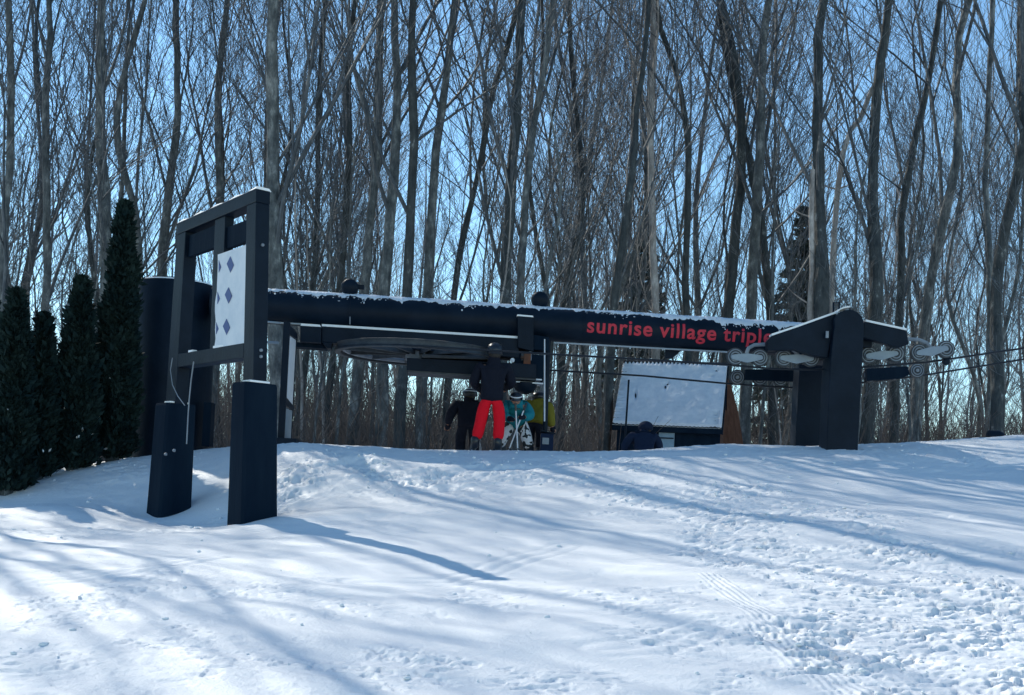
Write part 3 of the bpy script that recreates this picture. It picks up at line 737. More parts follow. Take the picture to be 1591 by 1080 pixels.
# notice with diamonds
zn0, zn1 = sp_(356, 537).z, sp_(358, 388).z
sn0, sn1 = s_at(334, 460) , s_at(379, 460)
bmn = MB()
rg = random.Random(3)
L_ = []; k = 10
for i in range(k + 1): L_.append(sz_(sn0 + .012 * rg.gauss(0, 1) + .02 * math.sin(i), zn0 + (zn1 - zn0) * i / k) + SN * .065)
R_ = [sz_(sn1, zn1) + SN * .065, sz_(sn1, zn0) + SN * .065]
notice = bmn.prism(L_ + R_, SN * .012).build('notice_panel', M['panel'], sign)
for (cx, cy, wd, ht) in ((358, 411, 11, 25), (355, 459, 11, 25), (352, 508, 11, 25), (340, 414, 7, 19), (338, 463, 7, 19), (336, 510, 7, 19)):
    q = [spw(cx, cy - ht / 2, .0785), spw(cx + wd / 2, cy + 1, .0785), spw(cx, cy + ht / 2, .0785), spw(cx - wd / 2, cy - 1, .0785)]
    if cx < 350: q = [q[0], q[1], q[2]]
    MB().prism(q, SN * .003).build('diamond', M['diamond'], notice)
# sleeves wrapped round the post feet
for (P_, px, pyt, du, dn) in ((PL, 262, 627, .19, .195), (PR, 392, 594, .17, .20)):
    zt_ = sp_(px, pyt).z
    s0 = 0 if P_ is PL else Wd
    mb = MB()
    zb_ = P_.z - .45
    ring = []
    for (zz, g) in ((zb_, 1.12), (P_.z + .3, 1.05), (zt_ - .03, .97), (zt_, .93)):
        ring.append([sz_(s0, zz) + SU * a * du * g + SN * b_ * dn * g for a, b_ in ((-1, -.85), (-.85, -1), (.85, -1), (1, -.85), (1, .85), (.85, 1), (-.85, 1), (-1, .85))])
    vs = [[mb.bm.verts.new(q) for q in r_] for r_ in ring]
    for r0_, r1_ in zip(vs, vs[1:]):
        for i in range(8): mb.bm.faces.new((r0_[i], r0_[(i + 1) % 8], r1_[(i + 1) % 8], r1_[i]))
    mb.bm.faces.new(vs[0][::-1]); mb.bm.faces.new(vs[-1])
    sl_ = mb.build('post_sleeve', M['wood_dark'], sign, .004)
    mb = MB().box(sz_(s0, zt_ + .012) + SU * .07 + SN * .02, SU * .09, SN * .12, UP * .012)
    mb.build('snow_patch', M['snow_cap'], sl_, .01)
# snow line along the top rail
mb = MB(); nseg = 16
top = [sz_(-pw + (Wd + 2 * pw) * i / nseg, zt) for i in range(nseg + 1)]
for i in range(nseg):
    h0, h1 = .018 + .012 * math.sin(i * 1.7), .018 + .012 * math.sin((i + 1) * 1.7)
    mb.hexa([top[i] - SN * .1, top[i + 1] - SN * .1, top[i + 1] + SN * .09, top[i] + SN * .09],
            [top[i] - SN * .07 + UP * h0, top[i + 1] - SN * .07 + UP * h1, top[i + 1] + SN * .07 + UP * h1, top[i] + SN * .07 + UP * h0])
mb.build('snow_cap', M['snow_cap'], sign)
mb = MB()
for (a, b_) in ((.5, .62), (1.25, 1.6)):
    mb.box(sz_((a + b_) / 2, zbm + .14) + SN * .05, SU * (b_ - a) / 2, SN * .03, UP * .014)
mb.build('snow_patch', M['snow_cap'], sign, .006)
def pl(pxs): return [spw(a, b_, .11) for a, b_ in pxs]
MB().tube(pl([(268, 556), (265, 575), (268, 598), (276, 615), (287, 630)]), .006, 6).build('cable', M['galv'], sign, 0, True)
MB().tube(pl([(301, 562), (297, 590), (294, 620), (292, 650), (290, 690)]), .008, 6).build('cable', M['galv'], sign, 0, True)
bt = MB()
for (a, b_) in ((403, 376), (391, 543), (397, 552), (272, 700), (259, 706)):
    q = sz_(Wd + pw, sp_(a, b_).z) if a > 380 else spw(a, b_, .235)
    bt.lathe(q, SU if a > 380 else SN, [(.018, 0), (.018, .02), (.01, .03)], 8)
bt.build('bolt', M['galv'], sign)

# ------------------------------------------------------------------ lift terminal: mast, beam, bullwheel ...
def Yb(px): return 18.0 + (px - 410) / 720 * .65
B0 = at(330, 471.5, Yb(330)); B1 = at(1262, 531, Yb(1262))
BX = (B1 - B0).normalized(); BN = Vector((BX.y, -BX.x, 0)).normalized()      # towards the camera
if BN.y > 0: BN = -BN
BZ = BX.cross(BN); BZ = BZ if BZ.z > 0 else -BZ
BR = .262
def bm_pt(px, py, out=0.0):      # point in the vertical plane through the beam axis, offset toward the camera
    return on_plane(px, py, B0 + BN * out, BN)
mastc = at(262, 700, 18.3)
mz = gz(mastc.x, mastc.y)
lift = thing('chairlift_terminal', (mastc.x, mastc.y, mz), 'long dark chairlift return terminal with a snow topped beam and red lettering', 'ski lift')
zt_m = at(272, 443, 18.3).z
mb = MB().lathe((mastc.x, mastc.y, 0), UP, [(.60, mz - .5), (.615, mz + .4), (.62, zt_m - .03), (.60, zt_m)], 40)
mb.build('mast', M['steel'], lift, 0, True)
MB().lathe((mastc.x, mastc.y, zt_m), UP, [(.60, 0.0), (.58, .022), (.3, .045), (.05, .05)], 40).build('snow_cap', M['snow_cap'], lift, 0, True)
MB().box((mastc.x - .12, mastc.y, zt_m + .07), (.22, 0, 0), (0, .2, 0), (0, 0, .03)).build('lid', M['steel'], lift, .005)
zs = at(208, 508, 18.2).z
MB().box((mastc.x - .63, mastc.y, (zs + mz) / 2), (.09, 0, 0), (0, .25, 0), (0, 0, (zs - mz) / 2)).build('side_duct', M['steel'], lift, .01)
MB().box((mastc.x - .63, mastc.y, zs + .015), (.08, 0, 0), (0, .2, 0), (0, 0, .014)).build('snow_patch', M['snow_cap'], lift, .008)
q = at(326, 660, 17.9)
MB().box((q.x - .02, q.y, q.z), (.06, 0, 0), (0, .12, 0), (0, 0, .34)).build('junction_box', M['wood_dark'], lift, .01)
# beam
def beam_ring(t, r, n=36): return [B0 + BX * t + (BN * math.cos(a) + BZ * math.sin(a)) * r for a in [2 * math.pi * k / n for k in range(n)]]
BL = (B1 - B0).length
beam = MB().tube([B0, B0 + BX * BL * .33, B0 + BX * BL * .66, B1], BR, 40).build('beam', M['steel'], lift, 0, True)
for px in (410, 543, 905):
    fl = MB()
    t = (bm_pt(px, 500) - B0).dot(BX); fl.tube([B0 + BX * (t - .012), B0 + BX * (t + .012)], BR + .008, 40)
    fl.build('flange', M['steel'], beam)
# snow on the beam: shell over the top, drip edge
nt_ = 700; na = 15
rs = np.random.RandomState(8)
tt = np.linspace(.25, BL - .05, nt_)
jag = fbm(tt * 3.0, tt * 0, 4, 61) - .5; jag2 = fbm(tt * 11, tt * 0 + 5, 3, 62) - .5; jag3 = np.sign(vnoise(tt * 22, tt * 0, 66) - .62) * vnoise(tt * 30, tt * 0, 67)
tfr = tt / BL
lowf = .37 + .16 * sstep(.55, .9, tfr)           # how far down the near side the snow reaches
aN = (math.pi / 2) * (1 - np.clip(lowf + jag * .30 + jag2 * .34 + jag3 * .07, .2, .9))      # angle from BN
aF = math.pi * .88
Vs = []
thick = .018 + .02 * (fbm(tt * 2.2, tt * 0 + 9, 3, 63) - .3)
for i in range(nt_):
    for k in range(na):
        f = k / (na - 1); a = aN[i] + (aF - aN[i]) * f
        th = BR + .002 + thick[i] * (math.sin(math.pi * min(1, f * 1.0)) ** .45 if 0 < k < na - 1 else 0) + (.01 * rs.rand() if 0 < k < na - 1 else 0)
        Vs.append(B0 + BX * tt[i] + (BN * math.cos(a) + BZ * math.sin(a)) * th - origin(beam))
I = np.arange(nt_ * na).reshape(nt_, na)
mesh_np('snow_cap', [tuple(v) for v in Vs], np.stack([I[:-1, :-1], I[:-1, 1:], I[1:, 1:], I[1:, :-1]], -1).reshape(-1, 4), M['shaded_snow'], beam, True)
# frozen specks and drips clinging below the cap
def specks():
    rs2 = np.random.RandomState(31); Vs, Fs, nb = [], [], 0
    base = bmesh.new(); bmesh.ops.create_icosphere(base, subdivisions=1, radius=1)
    iv = [v.co.copy() for v in base.verts]; fc = np.array([[v.index for v in f.verts] for f in base.faces]); base.free()
    for _ in range(260):
        i = rs2.randint(0, nt_); 
        if vnoise(np.array([tt[i] * 1.3]), np.array([3.0]), 88)[0] < .45: continue
        a = aN[i] - abs(rs2.randn()) * .16 - .03; t = tt[i] + rs2.randn() * .02
        n_ = BN * math.cos(a) + BZ * math.sin(a); tg = BX.cross(n_)
        r1, r2 = .004 + .012 * rs2.rand() ** 2, .006 + .03 * rs2.rand() ** 3
        c = B0 + BX * t + n_ * BR - origin(beam)
        Vs += [tuple(c + BX * (v.x * r1 * 1.4) + tg * (v.y * r2) + n_ * (v.z * .006)) for v in iv]; Fs.append(fc + nb); nb += len(iv)
    mesh_np('frost_specks', Vs, np.concatenate(Fs), M['shaded_snow'], beam)
specks()
# lettering wrapped onto the tube
def lettering():
    cu = bpy.data.curves.new('lettering', 'FONT'); cu.body = 'sunrise village triple'; cu.size = 1; cu.offset = 0.021; cu.space_character = 1.12; cu.space_word = .9
    tmp = bpy.data.objects.new('tmp_text', cu); COL.objects.link(tmp)
    dg = bpy.context.evaluated_depsgraph_get(); me = bpy.data.meshes.new_from_object(tmp.evaluated_get(dg))
    bpy.data.objects.remove(tmp)
    bm = bmesh.new(); bm.from_mesh(me); bpy.data.meshes.remove(me)
    xs = [v.co.x for v in bm.verts]; x0, x1 = min(xs), max(xs)
    for k in range(12):
        bmesh.ops.bisect_plane(bm, geom=bm.verts[:] + bm.edges[:] + bm.faces[:], plane_co=(0, -.3 + k * .1, 0), plane_no=(0, 1, 0))
    ta = (bm_pt(912, 515, BR) - B0).dot(BX); tb = (bm_pt(1200, 533, BR) - B0).dot(BX)
    # baseline angle on the tube
    pa = bm_pt(912, 515.5, BR * .99); zc = (pa - (B0 + BX * ta)).dot(BZ); a_b = math.asin(max(-1, min(1, zc / BR)))
    sx = (tb - ta) / (x1 - x0); hgt = (16.5 / 1800 * 18.4) / .52      # x-height 16.5px
    for v in bm.verts:
        t = ta + (v.co.x - x0) * sx; a = a_b + v.co.y * hgt / BR * 1.0
        v.co = B0 + BX * t + (BN * math.cos(a) + BZ * math.sin(a)) * (BR + .004) - origin(beam)
    me = bpy.data.meshes.new('lettering'); bm.to_mesh(me); bm.free()
    for lo, hi in ((-1, .375), (.375, .716), (.716, 2)):
        b2 = bmesh.new(); b2.from_mesh(me)
        kill = [v for v in b2.verts if not lo <= ((v.co + origin(beam) - B0).dot(BX) - ta) / (tb - ta) < hi]
        bmesh.ops.delete(b2, geom=kill, context='VERTS'); m2 = bpy.data.meshes.new('lettering'); b2.to_mesh(m2); b2.free()
        link('lettering', m2, M['red_text'], beam)
lettering()
MB().tube([bm_pt(864, 532.5, .12), bm_pt(1000, 540, .12), bm_pt(1130, 547, .12)], .014, 8).build('pale_tube', M['lit_rim'], lift, 0, True)  # pale tube drawn in place of the snow-lit rim under the beam
MB().tube([bm_pt(405, 500, .12), bm_pt(468, 503.5, .12)], .014, 8).build('pale_tube', M['lit_rim'], lift, 0, True)  # same painted rim light, left end of the beam
# round lamps on the beam
for (px, py) in ((542, 455), (838, 475)):
    t = (bm_pt(px, 480) - B0).dot(BX); c = B0 + BX * t + BZ * (BR + .12)
    lamp = MB().lathe(c - BN * .10, BN, [(.03, 0), (.09, .01), (.125, .05), (.14, .11), (.13, .17), (.10, .205), (.05, .225), (.01, .23)], 28).build('floodlight', M['steel'], lift, 0, True)
    MB().box(c - BZ * .16, BX * .09, BN * .06, BZ * .05).build('bracket', M['steel'], lamp, .01)
    if px < 600: MB().box(c + BX * .17 + BZ * .02, BX * .05, BN * .04, BZ * .035).build('visor', M['steel'], lamp, .01)
# carriage rail under the beam
RN = .34
def rail_quad(pp, d, out, name, m, par=lift, bev=.006):
    return MB().prism([bm_pt(a, b_, out) for a, b_ in pp], -BN * d).build(name, m, par, bev)
rail = rail_quad([(500, 507), (806, 526), (806, 556), (500, 531)], .5, RN, 'carriage_rail', M['steel'])
rail_quad([(500, 503.5), (806, 522.5), (806, 526), (500, 507)], .48, RN - .01, 'snow_line', M['snow_cap'], rail, 0)
rail_quad([(543, 492), (544.5, 492), (544.5, 504), (543, 504)], .02, RN, 'pin', M['galv'], rail, 0)
bx_ = rail_quad([(467, 506), (499, 508), (499, 533), (466, 531)], .6, RN + .06, 'end_box', M['steel'])
rail_quad([(468, 502.5), (497, 504.5), (499, 508), (467, 506)], .55, RN + .05, 'snow_line', M['snow_cap'], bx_, 0)
rail_quad([(452, 531), (508, 534), (510, 542), (452, 538)], .3, RN - .1, 'end_foot', M['wood_dark'])
rail_quad([(500, 531.5), (516, 532.5), (514, 541), (508, 541)], .3, RN, 'end_gusset', M['steel'])
# bullwheel
WC = at(650, 549.5, 18.2); WR = 1.26
WZ = UP
bw = MB().ring(WC, WZ, WR, .05, 72, 8, [(WR, -.07), (WR + .04, -.06), (WR + .015, -.02), (WR + .015, .03), (WR + .04, .06), (WR, .07), (WR - .05, .06), (WR - .05, -.06)]).build('bullwheel', M['galv'], lift, 0, True)
bw.data.materials.clear(); bw.data.materials.append(M['wheel'] if 'wheel' in M else M['rubber'])
MB().ring(WC, WZ, WR - .10, .035, 72, 8).build('inner_rim', M['galv'], bw, 0, True)
for k in range(12):
    a = math.pi / 12 + k * math.pi / 6; d_ = Vector((math.cos(a), math.sin(a), 0)); s_ = Vector((-d_.y, d_.x, 0))
    MB().box(WC + d_ * (WR * .55), d_ * (WR * .40), s_ * .022, UP * .035).build('spoke', M['rubber'], bw, .004)
MB().lathe(WC - UP * .14, UP, [(.12, 0), (.2, .03), (.2, .22), (.12, .26)], 24).build('hub', M['galv'], bw, 0, True)
MB().tube([WC + UP * .12, WC + UP * .45], .09, 16).build('axle', M['steel'], lift)
# housing hanging below the wheel
hs = rail_quad([(632, 556), (833, 566), (833, 588), (632, 575)], .7, .45, 'housing', M['steel'])
rail_quad([(634, 575.3), (833, 588.5), (833, 591), (634, 578)], .6, .43, 'housing_ledge', M['rubber'], hs, 0)
rail_quad([(655, 550), (760, 555), (768, 559), (655, 556)], .5, .4, 'cover_plate', M['rubber'])
# hanger bracket + drive box
hg = rail_quad([(804, 491), (829, 493), (829, 546), (805, 540)], .78, .40, 'hanger_bracket', M['steel'])
rail_quad([(804, 488.5), (828, 490.5), (829, 493), (804, 491)], .3, .39, 'snow_line', M['snow_cap'], hg, 0)
rail_quad([(829, 520), (853, 524), (853, 545), (829, 543)], .5, .34, 'rear_bracket', M['wood_dark'])
rail_quad([(810, 546), (816, 546), (816, 560), (810, 560)], .2, .36, 'link', M['rubber'])
rail_quad([(822, 546), (826, 546), (826, 560), (822, 560)], .2, .36, 'link', M['galv'])
db = rail_quad([(800, 548), (845, 552), (845, 592), (800, 584)], .5, .33, 'drive_box', M['wood_dark'])
rail_quad([(800, 586), (842, 589), (842, 591), (800, 588)], .3, .36, 'drive_ledge', M['panel'], db, 0)
rail_quad([(796, 591.5), (844, 595), (844, 597), (796, 593.5)], .35, .36, 'drive_ledge', M['panel'], db, 0)
c = bm_pt(819, 556, .36)
MB().box(c - UP * .02, BX * .055, BN * .04, UP * .10).tube([c - BX * .1, c + BX * .02], .03, 10).build('rusty_coupling', M['steel_rust'], db, .01)
c = bm_pt(816, 595, .2)
MB().lathe(c, -UP, [(.19, 0), (.185, .05), (.15, .12), (.08, .165), (.02, .18)], 24).build('bowl_guard', M['steel'], lift, 0, True)
c1 = bm_pt(796, 560, .36)
MB().lathe(c1, BN, [(.035, 0), (.035, .03)], 12).build('gauge', M['panel'], lift)
# thin pole beside the drive box with a control box at its foot
a0 = at(852, 528, 18.1); a1 = at(846, 690, 18.1)
MB().tube([a0, a1 - UP * .3], .04, 10).build('guide_pole', M['steel'], lift, 0, True)
MB().tube([a0 + Vector((-.06, -.05, 0)), a1 + Vector((-.02, -.05, .35))], .012, 8).build('pale_tube', M['panel'], lift, 0, True)
# far column carrying the beam's right end
ec = at(1262, 690, Yb(1262)); egz = gz(ec.x, ec.y)
MB().box((ec.x - .08, ec.y, (egz + B1.z) / 2 - .45), (.24, 0, 0), (0, .2, 0), (0, 0, (B1.z - egz) / 2 + .05)).build('end_column', M['steel'], lift, .01)
# beam underside nib near the text
rail_quad([(1034, 540), (1062, 542), (1046, 556), (1034, 557)], .06, .0, 'gusset', M['steel'])
rail_quad([(1062, 541.5), (1130, 545), (1130, 547), (1060, 544)], .1, .1, 'snow_line', M['rubber'], lift, 0)

# control stand
q = at(848, 712, 18.0); g = gz(q.x, q.y)
cs = thing('control_stand', (q.x, q.y, g), 'low dark control box standing in the snow behind the olive jacket', 'control box')
ztp = at(848, 674, 18.0).z
MB().box((q.x, q.y, (g + ztp) / 2), (.1, .0, 0), (0, .14, 0), (0, 0, (ztp - g) / 2)).build('cabinet', M['navy_cloth'], cs, .01)
MB().box((q.x + .01, q.y, ztp + .02), (.115, 0, -.02), (0, .16, 0), (0, 0, .012)).build('lid', M['steel'], cs, .003)
MB().box((q.x - .02, q.y - .145, ztp - .12), (.05, 0, 0), (0, .004, 0), (0, 0, .05)).build('button_plate', M['galv'], cs)

# ------------------------------------------------------------------ sheave tower on the right
tw0 = at(1309, 692, 16.9)
tgz = gz(tw0.x, tw0.y)
tower = thing('sheave_tower', (tw0.x, tw0.y, tgz), 'dark sheave tower with round head and gull wing arms, right of the shed', 'lift tower')
TY = Vector((0, 1, 0)); TX = Vector((1, 0, 0)); PT = at(1309, 600, 16.7)
def tp(px, py, dy=0.0): return on_plane(px, py, Vector((0, 16.75 + dy, 0)), TY)
col = [tp(1285, 700), tp(1288, 600), tp(1291, 560), tp(1295, 518)]
cc = tp(1319, 505); rr = (tp(1343, 505) - cc).length
arc = []
for k in range(11):
    a = math.pi - math.pi * k / 10 * 1.0
    arc.append(cc + TX * rr * math.cos(a) + UP * rr * math.sin(a))
poly = col + [tp(1297, 508)] + arc[1:] + [tp(1340, 560), tp(1338, 600), tp(1333, 700)]
poly[0] = Vector((poly[0].x, poly[0].y, tgz - .3)); poly[-1] = Vector((poly[-1].x, poly[-1].y, tgz - .3))
MB().prism(poly, TY * .45).build('column', M['steel'], tower, .012)
MB().prism([tp(1285.5, 600, .46), tp(1296, 500, .46), tp(1283, 560, .46), tp(1281, 600, .46)], TY * .1).build('gusset', M['galv'], tower, .003)
la = [(1299, 487), (1199, 522), (1192, 530), (1193, 545), (1236, 543), (1262, 552), (1286, 556), (1292, 520)]
MB().prism([tp(a, b_, .12) for a, b_ in la], TY * .16).build('arm', M['steel'], tower, .01)
ra = [(1343.5, 500), (1409, 514), (1412, 535), (1398, 540), (1341, 524)]
MB().prism([tp(a, b_, .12) for a, b_ in ra], TY * .16).build('arm', M['steel'], tower, .01)
def snowline(pp, dy, d, w=3.2):
    mb = MB()
    for (a, b_), (c_, e) in zip(pp, pp[1:]):
        mb.prism([tp(a, b_, dy), tp(c_, e, dy), tp(c_, e - w, dy), tp(a, b_ - w, dy)], TY * d)
    return mb
snowline([(1199, 521.8), (1240, 508), (1298.5, 487)], .12, .16).build('snow_line', M['snow_cap'], tower)
snowline([(1345, 499.5), (1409, 513.5)], .12, .16).build('snow_line', M['snow_cap'], tower)
snowline([(1300, 486), (1306, 481), (1313, 478.5), (1321, 477.5)], .05, .35, 2.2).build('snow_line', M['snow_cap'], tower)
MB().tube([tp(1295, 488, .2), tp(1295, 470, .2), tp(1304, 470, .2), tp(1304, 482, .2)], .016, 8).build('lifting_eye', M['steel'], tower)
MB().box(tp(1285, 520, .05), TX * .02, TY * .02, UP * .05).build('pin', M['galv'], tower, .005)
# rear cross arm reaching the far rope
MB().box(tp(1300, 545, 1.6), TX * .16, TY * 1.3, UP * .11).build('cross_arm', M['steel'], tower, .01)

def sheave_train(Yd, wheels, bars, hang, label, far=False):
    """wheels: pixel centres; bars: pairs; Yd: depth of the wheel plane"""
    def q(px, py, dy=0): return on_plane(px, py, Vector((0, Yd + dy, 0)), TY)
    c0 = q(*wheels[0]); t = thing('sheave_train', c0, label, 'sheaves', 'sheave trains on the tower')
    R = 13.6 / 1800 * 17.2
    for wx_, wy_ in wheels:
        c = q(wx_, wy_)
        wheel = MB().lathe(c - TY * .035, TY, [(R * .72, 0), (R * .97, .0), (R, .012), (R * .95, .035), (R, .058), (R * .97, .07), (R * .72, .07)], 32).build('sheave', M['rubber'], t, 0, True)
        MB().ring(c - TY * .04, TY, R * .78, .009, 32, 6).build('flange_ring', M['galv'], wheel, 0, True)
        MB().ring(c - TY * .04, TY, R * .5, .012, 32, 6).build('inner_ring', M['galv'], wheel, 0, True)
        MB().lathe(c - TY * .06, TY, [(R * .22, 0), (R * .22, .12)], 16).build('hub', M['galv'], wheel)
    for (a, b_) in bars:
        A, B_ = q(*a, -.09), q(*b_, -.09); mid = (A + B_) / 2; d_ = (B_ - A).normalized(); n_ = Vector((-d_.z, 0, d_.x)); n_ = n_ if n_.z > 0 else -n_
        L_ = (B_ - A).length / 2
        pts_ = []
        for k in range(7):
            an = math.pi / 2 + math.pi * k / 6; pts_.append(A + d_ * math.cos(an) * .036 + n_ * math.sin(an) * .036)
        pts_.append(mid - n_ * .08)
        for k in range(7):
            an = -math.pi / 2 + math.pi * k / 6; pts_.append(B_ + d_ * math.cos(an) * .036 + n_ * math.sin(an) * .036)
        pts_.append(mid + n_ * .058)
        MB().prism(pts_, TY * .03).build('rocker_bar', M['galv_bar'] if 'galv_bar' in M else M['galv'], t, .004)
    for hh in hang:
        MB().tube([q(a, b_, -.05) for a, b_ in hh], .028, 8).build('curved_link', M['galv'], t, 0, True)
    return t
M['galv_bar'] = mat('pale_bar', (0.22, 0.27, 0.33), 0.5, 0.4, var=(0.27, 0.33, 0.38), vscale=5)
TN = 17.15
sheave_train(TN, [(1142, 554.5), (1180, 556), (1217, 556.5), (1259.5, 557)], [((1140, 554.5), (1182, 555.5)), ((1216, 556), (1261, 557))],
             [[(1160, 549), (1163, 541), (1172, 536), (1193, 535)], [(1240, 552), (1234, 545), (1225, 539)]], 'four grey sheaves on pale rocker bars hanging left of the tower over the near rope')
sheave_train(TN, [(1349, 552), (1391, 550), (1427, 548), (1469, 543)], [((1349, 553), (1392, 549)), ((1428, 548), (1470, 541))],
             [[(1410, 527), (1428, 528), (1440, 533), (1446, 541)]], 'four grey sheaves on pale rocker bars hanging right of the tower over the near rope')
TF = 19.5
def far_train(wheels, truss, label):
    t = sheave_train(TF, wheels, [], [], label)
    MB().prism([on_plane(a, b_, Vector((0, TF - .13, 0)), TY) for a, b_ in truss], TY * .1).build('truss', M['wood_dark'], t, .006)
far_train([(1145, 586.5), (1180, 587.5), (1212, 588.5), (1245, 590)], [(1158, 574), (1225, 573), (1252, 578), (1258, 588), (1246, 593), (1158, 590)], 'row of dark sheaves behind a black truss left of the tower on the far rope')
far_train([(1352, 583), (1388, 580), (1424, 576)], [(1346, 573), (1410, 569), (1414, 582), (1400, 588), (1347, 592)], 'row of dark sheaves behind a black truss right of the tower on the far rope')

# haul rope: one closed loop round the bullwheel, over both trains and on uphill
near_line = [WC + Vector((0, -(WR + .03), 0)), at(850, 550, 17.05), at(1000, 558.5, 17.12), at(1130, 567, 17.15), at(1200, 573, 17.15), at(1262, 574.5, 17.15), at(1350, 570, 17.15), at(1440, 563, 17.2), at(1591, 541, 17.6)]
near_line[0] = Vector((WC.x, WC.y - WR - .03, (near_line[1].z)))
far_line = [Vector((WC.x, WC.y + WR + .03, at(850, 575, 19.4).z)), at(850, 575, 19.4), at(1000, 584, 19.45), at(1130, 596, 19.5), at(1200, 601, 19.5), at(1270, 604, 19.5), at(1345, 594, 19.5), at(1430, 584, 19.6), at(1591, 558, 20.0)]
for ln_ in (near_line, far_line):
    dl = (ln_[-1] - ln_[-2]).normalized(); ln_.append(ln_[-1] + dl * 25)
arcp = []
zz = (near_line[0].z + far_line[0].z) / 2
for k in range(17):
    a = math.pi / 2 + math.pi * k / 16; arcp.append(Vector((WC.x + (WR + .02) * math.cos(a), WC.y + (WR + .02) * math.sin(a), far_line[0].z + (near_line[0].z - far_line[0].z) * k / 16)))
rope = MB().tube(far_line[::-1] + arcp[1:-1] + near_line, .0155, 8).build('haul_rope', M['rope'], None, 0, True)
tag(rope, 'thin black haul rope running from the bullwheel past the tower and uphill to the right', 'cable')
c = at(1470, 562, 17.2)
clamp = thing('rope_clamp', c, 'small black catcher hanging under the rightmost sheave on the near rope', 'clamp')
MB().lathe(c - TY * .03, TY, [(.03, 0), (.055, .01), (.055, .05), (.03, .06)], 14).box(c + UP * .06, TX * .06, TY * .02, UP * .02).build('body', M['steel'], clamp)

# ------------------------------------------------------------------ notice board seen nearly edge on (right of the sign frame)
nb0 = at(436, 694, 16.3); nbz = gz(nb0.x, nb0.y)
nbd = thing('notice_board', (nb0.x, nb0.y, nbz), 'tall narrow framed notice board seen almost edge on, just right of the sign frame', 'notice board')
_e = at(452, 640, 17.6); ND = Vector((_e.x - nb0.x, _e.y - nb0.y, 0)).normalized(); NS = Vector((ND.y, -ND.x, 0))
ztp = at(437, 500, 16.3).z
MB().box((nb0.x, nb0.y, (ztp + nbz) / 2 - .1), NS * .045, ND * .045, UP * ((ztp - nbz) / 2 + .1)).build('post', M['steel'], nbd, .004)
e1 = nb0 + ND * 1.35
MB().box((e1.x, e1.y, (at(452, 520, 17.7).z + nbz) / 2), NS * .03, ND * .03, UP * ((at(452, 520, 17.7).z - nbz) / 2)).build('post', M['steel'], nbd, .004)
def nq(s0, s1, z0a, z1a, z0b, z1b, name, m, th=.02):
    a, b_ = nb0 + ND * s0, nb0 + ND * s1
    MB().prism([(a.x, a.y, z0a), (b_.x, b_.y, z0b), (b_.x, b_.y, z1b), (a.x, a.y, z1a)], NS * th).build(name, m, nbd)
zA = lambda py: at(441, py, 16.35).z
zB = lambda py: at(452, py, 17.6).z
nq(.05, 1.3, zA(616), zA(520), zB(630), zB(528), 'board', M['panel'])
nq(.05, 1.3, zA(682), zA(634), zB(688), zB(638), 'lower_board', M['galv_bar'])
nq(.05, 1.3, zA(630), zA(617), zB(637), zB(631), 'rail', M['steel'], .04)
nq(.05, 1.3, zA(519), zA(505), zB(527), zB(518), 'rail', M['steel'], .04)
MB().box((nb0.x - .1, nb0.y + .3, nbz + .04), NS * .3, ND * .5, UP * .06).build('foot', M['steel'], nbd, .01)
# pale pipe frame between the sign post and the board
pf = at(401, 600, 17.0)
pfz = gz(pf.x, pf.y)
pfr = thing('pipe_rail', (pf.x, pf.y, pfz), 'thin pale pipe frame between the sign post and the notice board', 'railing')
MB().tube([at(396, 690, 17) - UP * .3, at(402, 499, 17)], .017, 8).build('upright', M['galv_bar'], pfr, 0, True)
MB().tube([at(402, 499, 17), at(436, 502, 17)], .015, 8).tube([at(401, 531, 17), at(433, 533, 17)], .02, 8).build('crossbar', M['galv_bar'], pfr, 0, True)

# ------------------------------------------------------------------ shed
SA = math.radians(12.5)
SF = Vector((-math.sin(SA), -math.cos(SA), 0)); SR = Vector((math.cos(SA), -math.sin(SA), 0))
shY = 24.5
eL = at(951, 657, shY); eR0 = at(1115, 666, shY)
Wsh = (eR0 - eL).xy.length / math.cos(SA) * 1.0
ez = (eL.z + (eR0.z)) / 2 - .02
eLp = Vector((eL.x, eL.y, ez)); eRp = eLp + SR * (Wsh - .0)
ridge_z = at(965, 561, shY + 1.2).z
back = 1.3
rLp = eLp - SF * back; rLp.z = ridge_z; rRp = eRp - SF * back; rRp.z = ridge_z
g = gz((eLp.x + eRp.x) / 2, eLp.y + .5)
shed = thing('shed', ((eLp.x + eRp.x) / 2, eLp.y + .5, g), 'small brown shed with steep snow covered corrugated roof behind the crest', 'shed')
slope = (rLp - eLp); sn_ = SR.cross(slope).normalized(); sn_ = sn_ if sn_.z > 0 else -sn_
inL, inR = eLp + SR * .1 - SF * .12, eRp - SR * .03 - SF * .12
bk = 2.2
def W_(p, z): return Vector((p.x, p.y, z))
# front wall
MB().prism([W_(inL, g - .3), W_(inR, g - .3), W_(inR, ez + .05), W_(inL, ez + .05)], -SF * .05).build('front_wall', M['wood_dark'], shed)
# right gable wall and left
for base, sg, nm in ((inR, 1, 'side_wall'), (inL, -1, 'side_wall')):
    p0 = base - SF * .052; p1 = base - SF * (back - .12); p2 = base - SF * (2 * back - .2)
    MB().prism([W_(p0, g - .3), W_(p2, g - .3), W_(p2, ez + .03), W_(p1, ridge_z - .08), W_(p0, ez + .03)], -SR * .05 * sg).build(nm, M['brown_wall'], shed)
bw_ = inL - SF * (2 * back - .25)
MB().prism([W_(bw_, g - .3), W_(bw_ + SR * (Wsh - .2), g - .3), W_(bw_ + SR * (Wsh - .2), ez + .03), W_(bw_, ez + .03)], -SF * .04).build('back_wall', M['brown_wall'], shed)
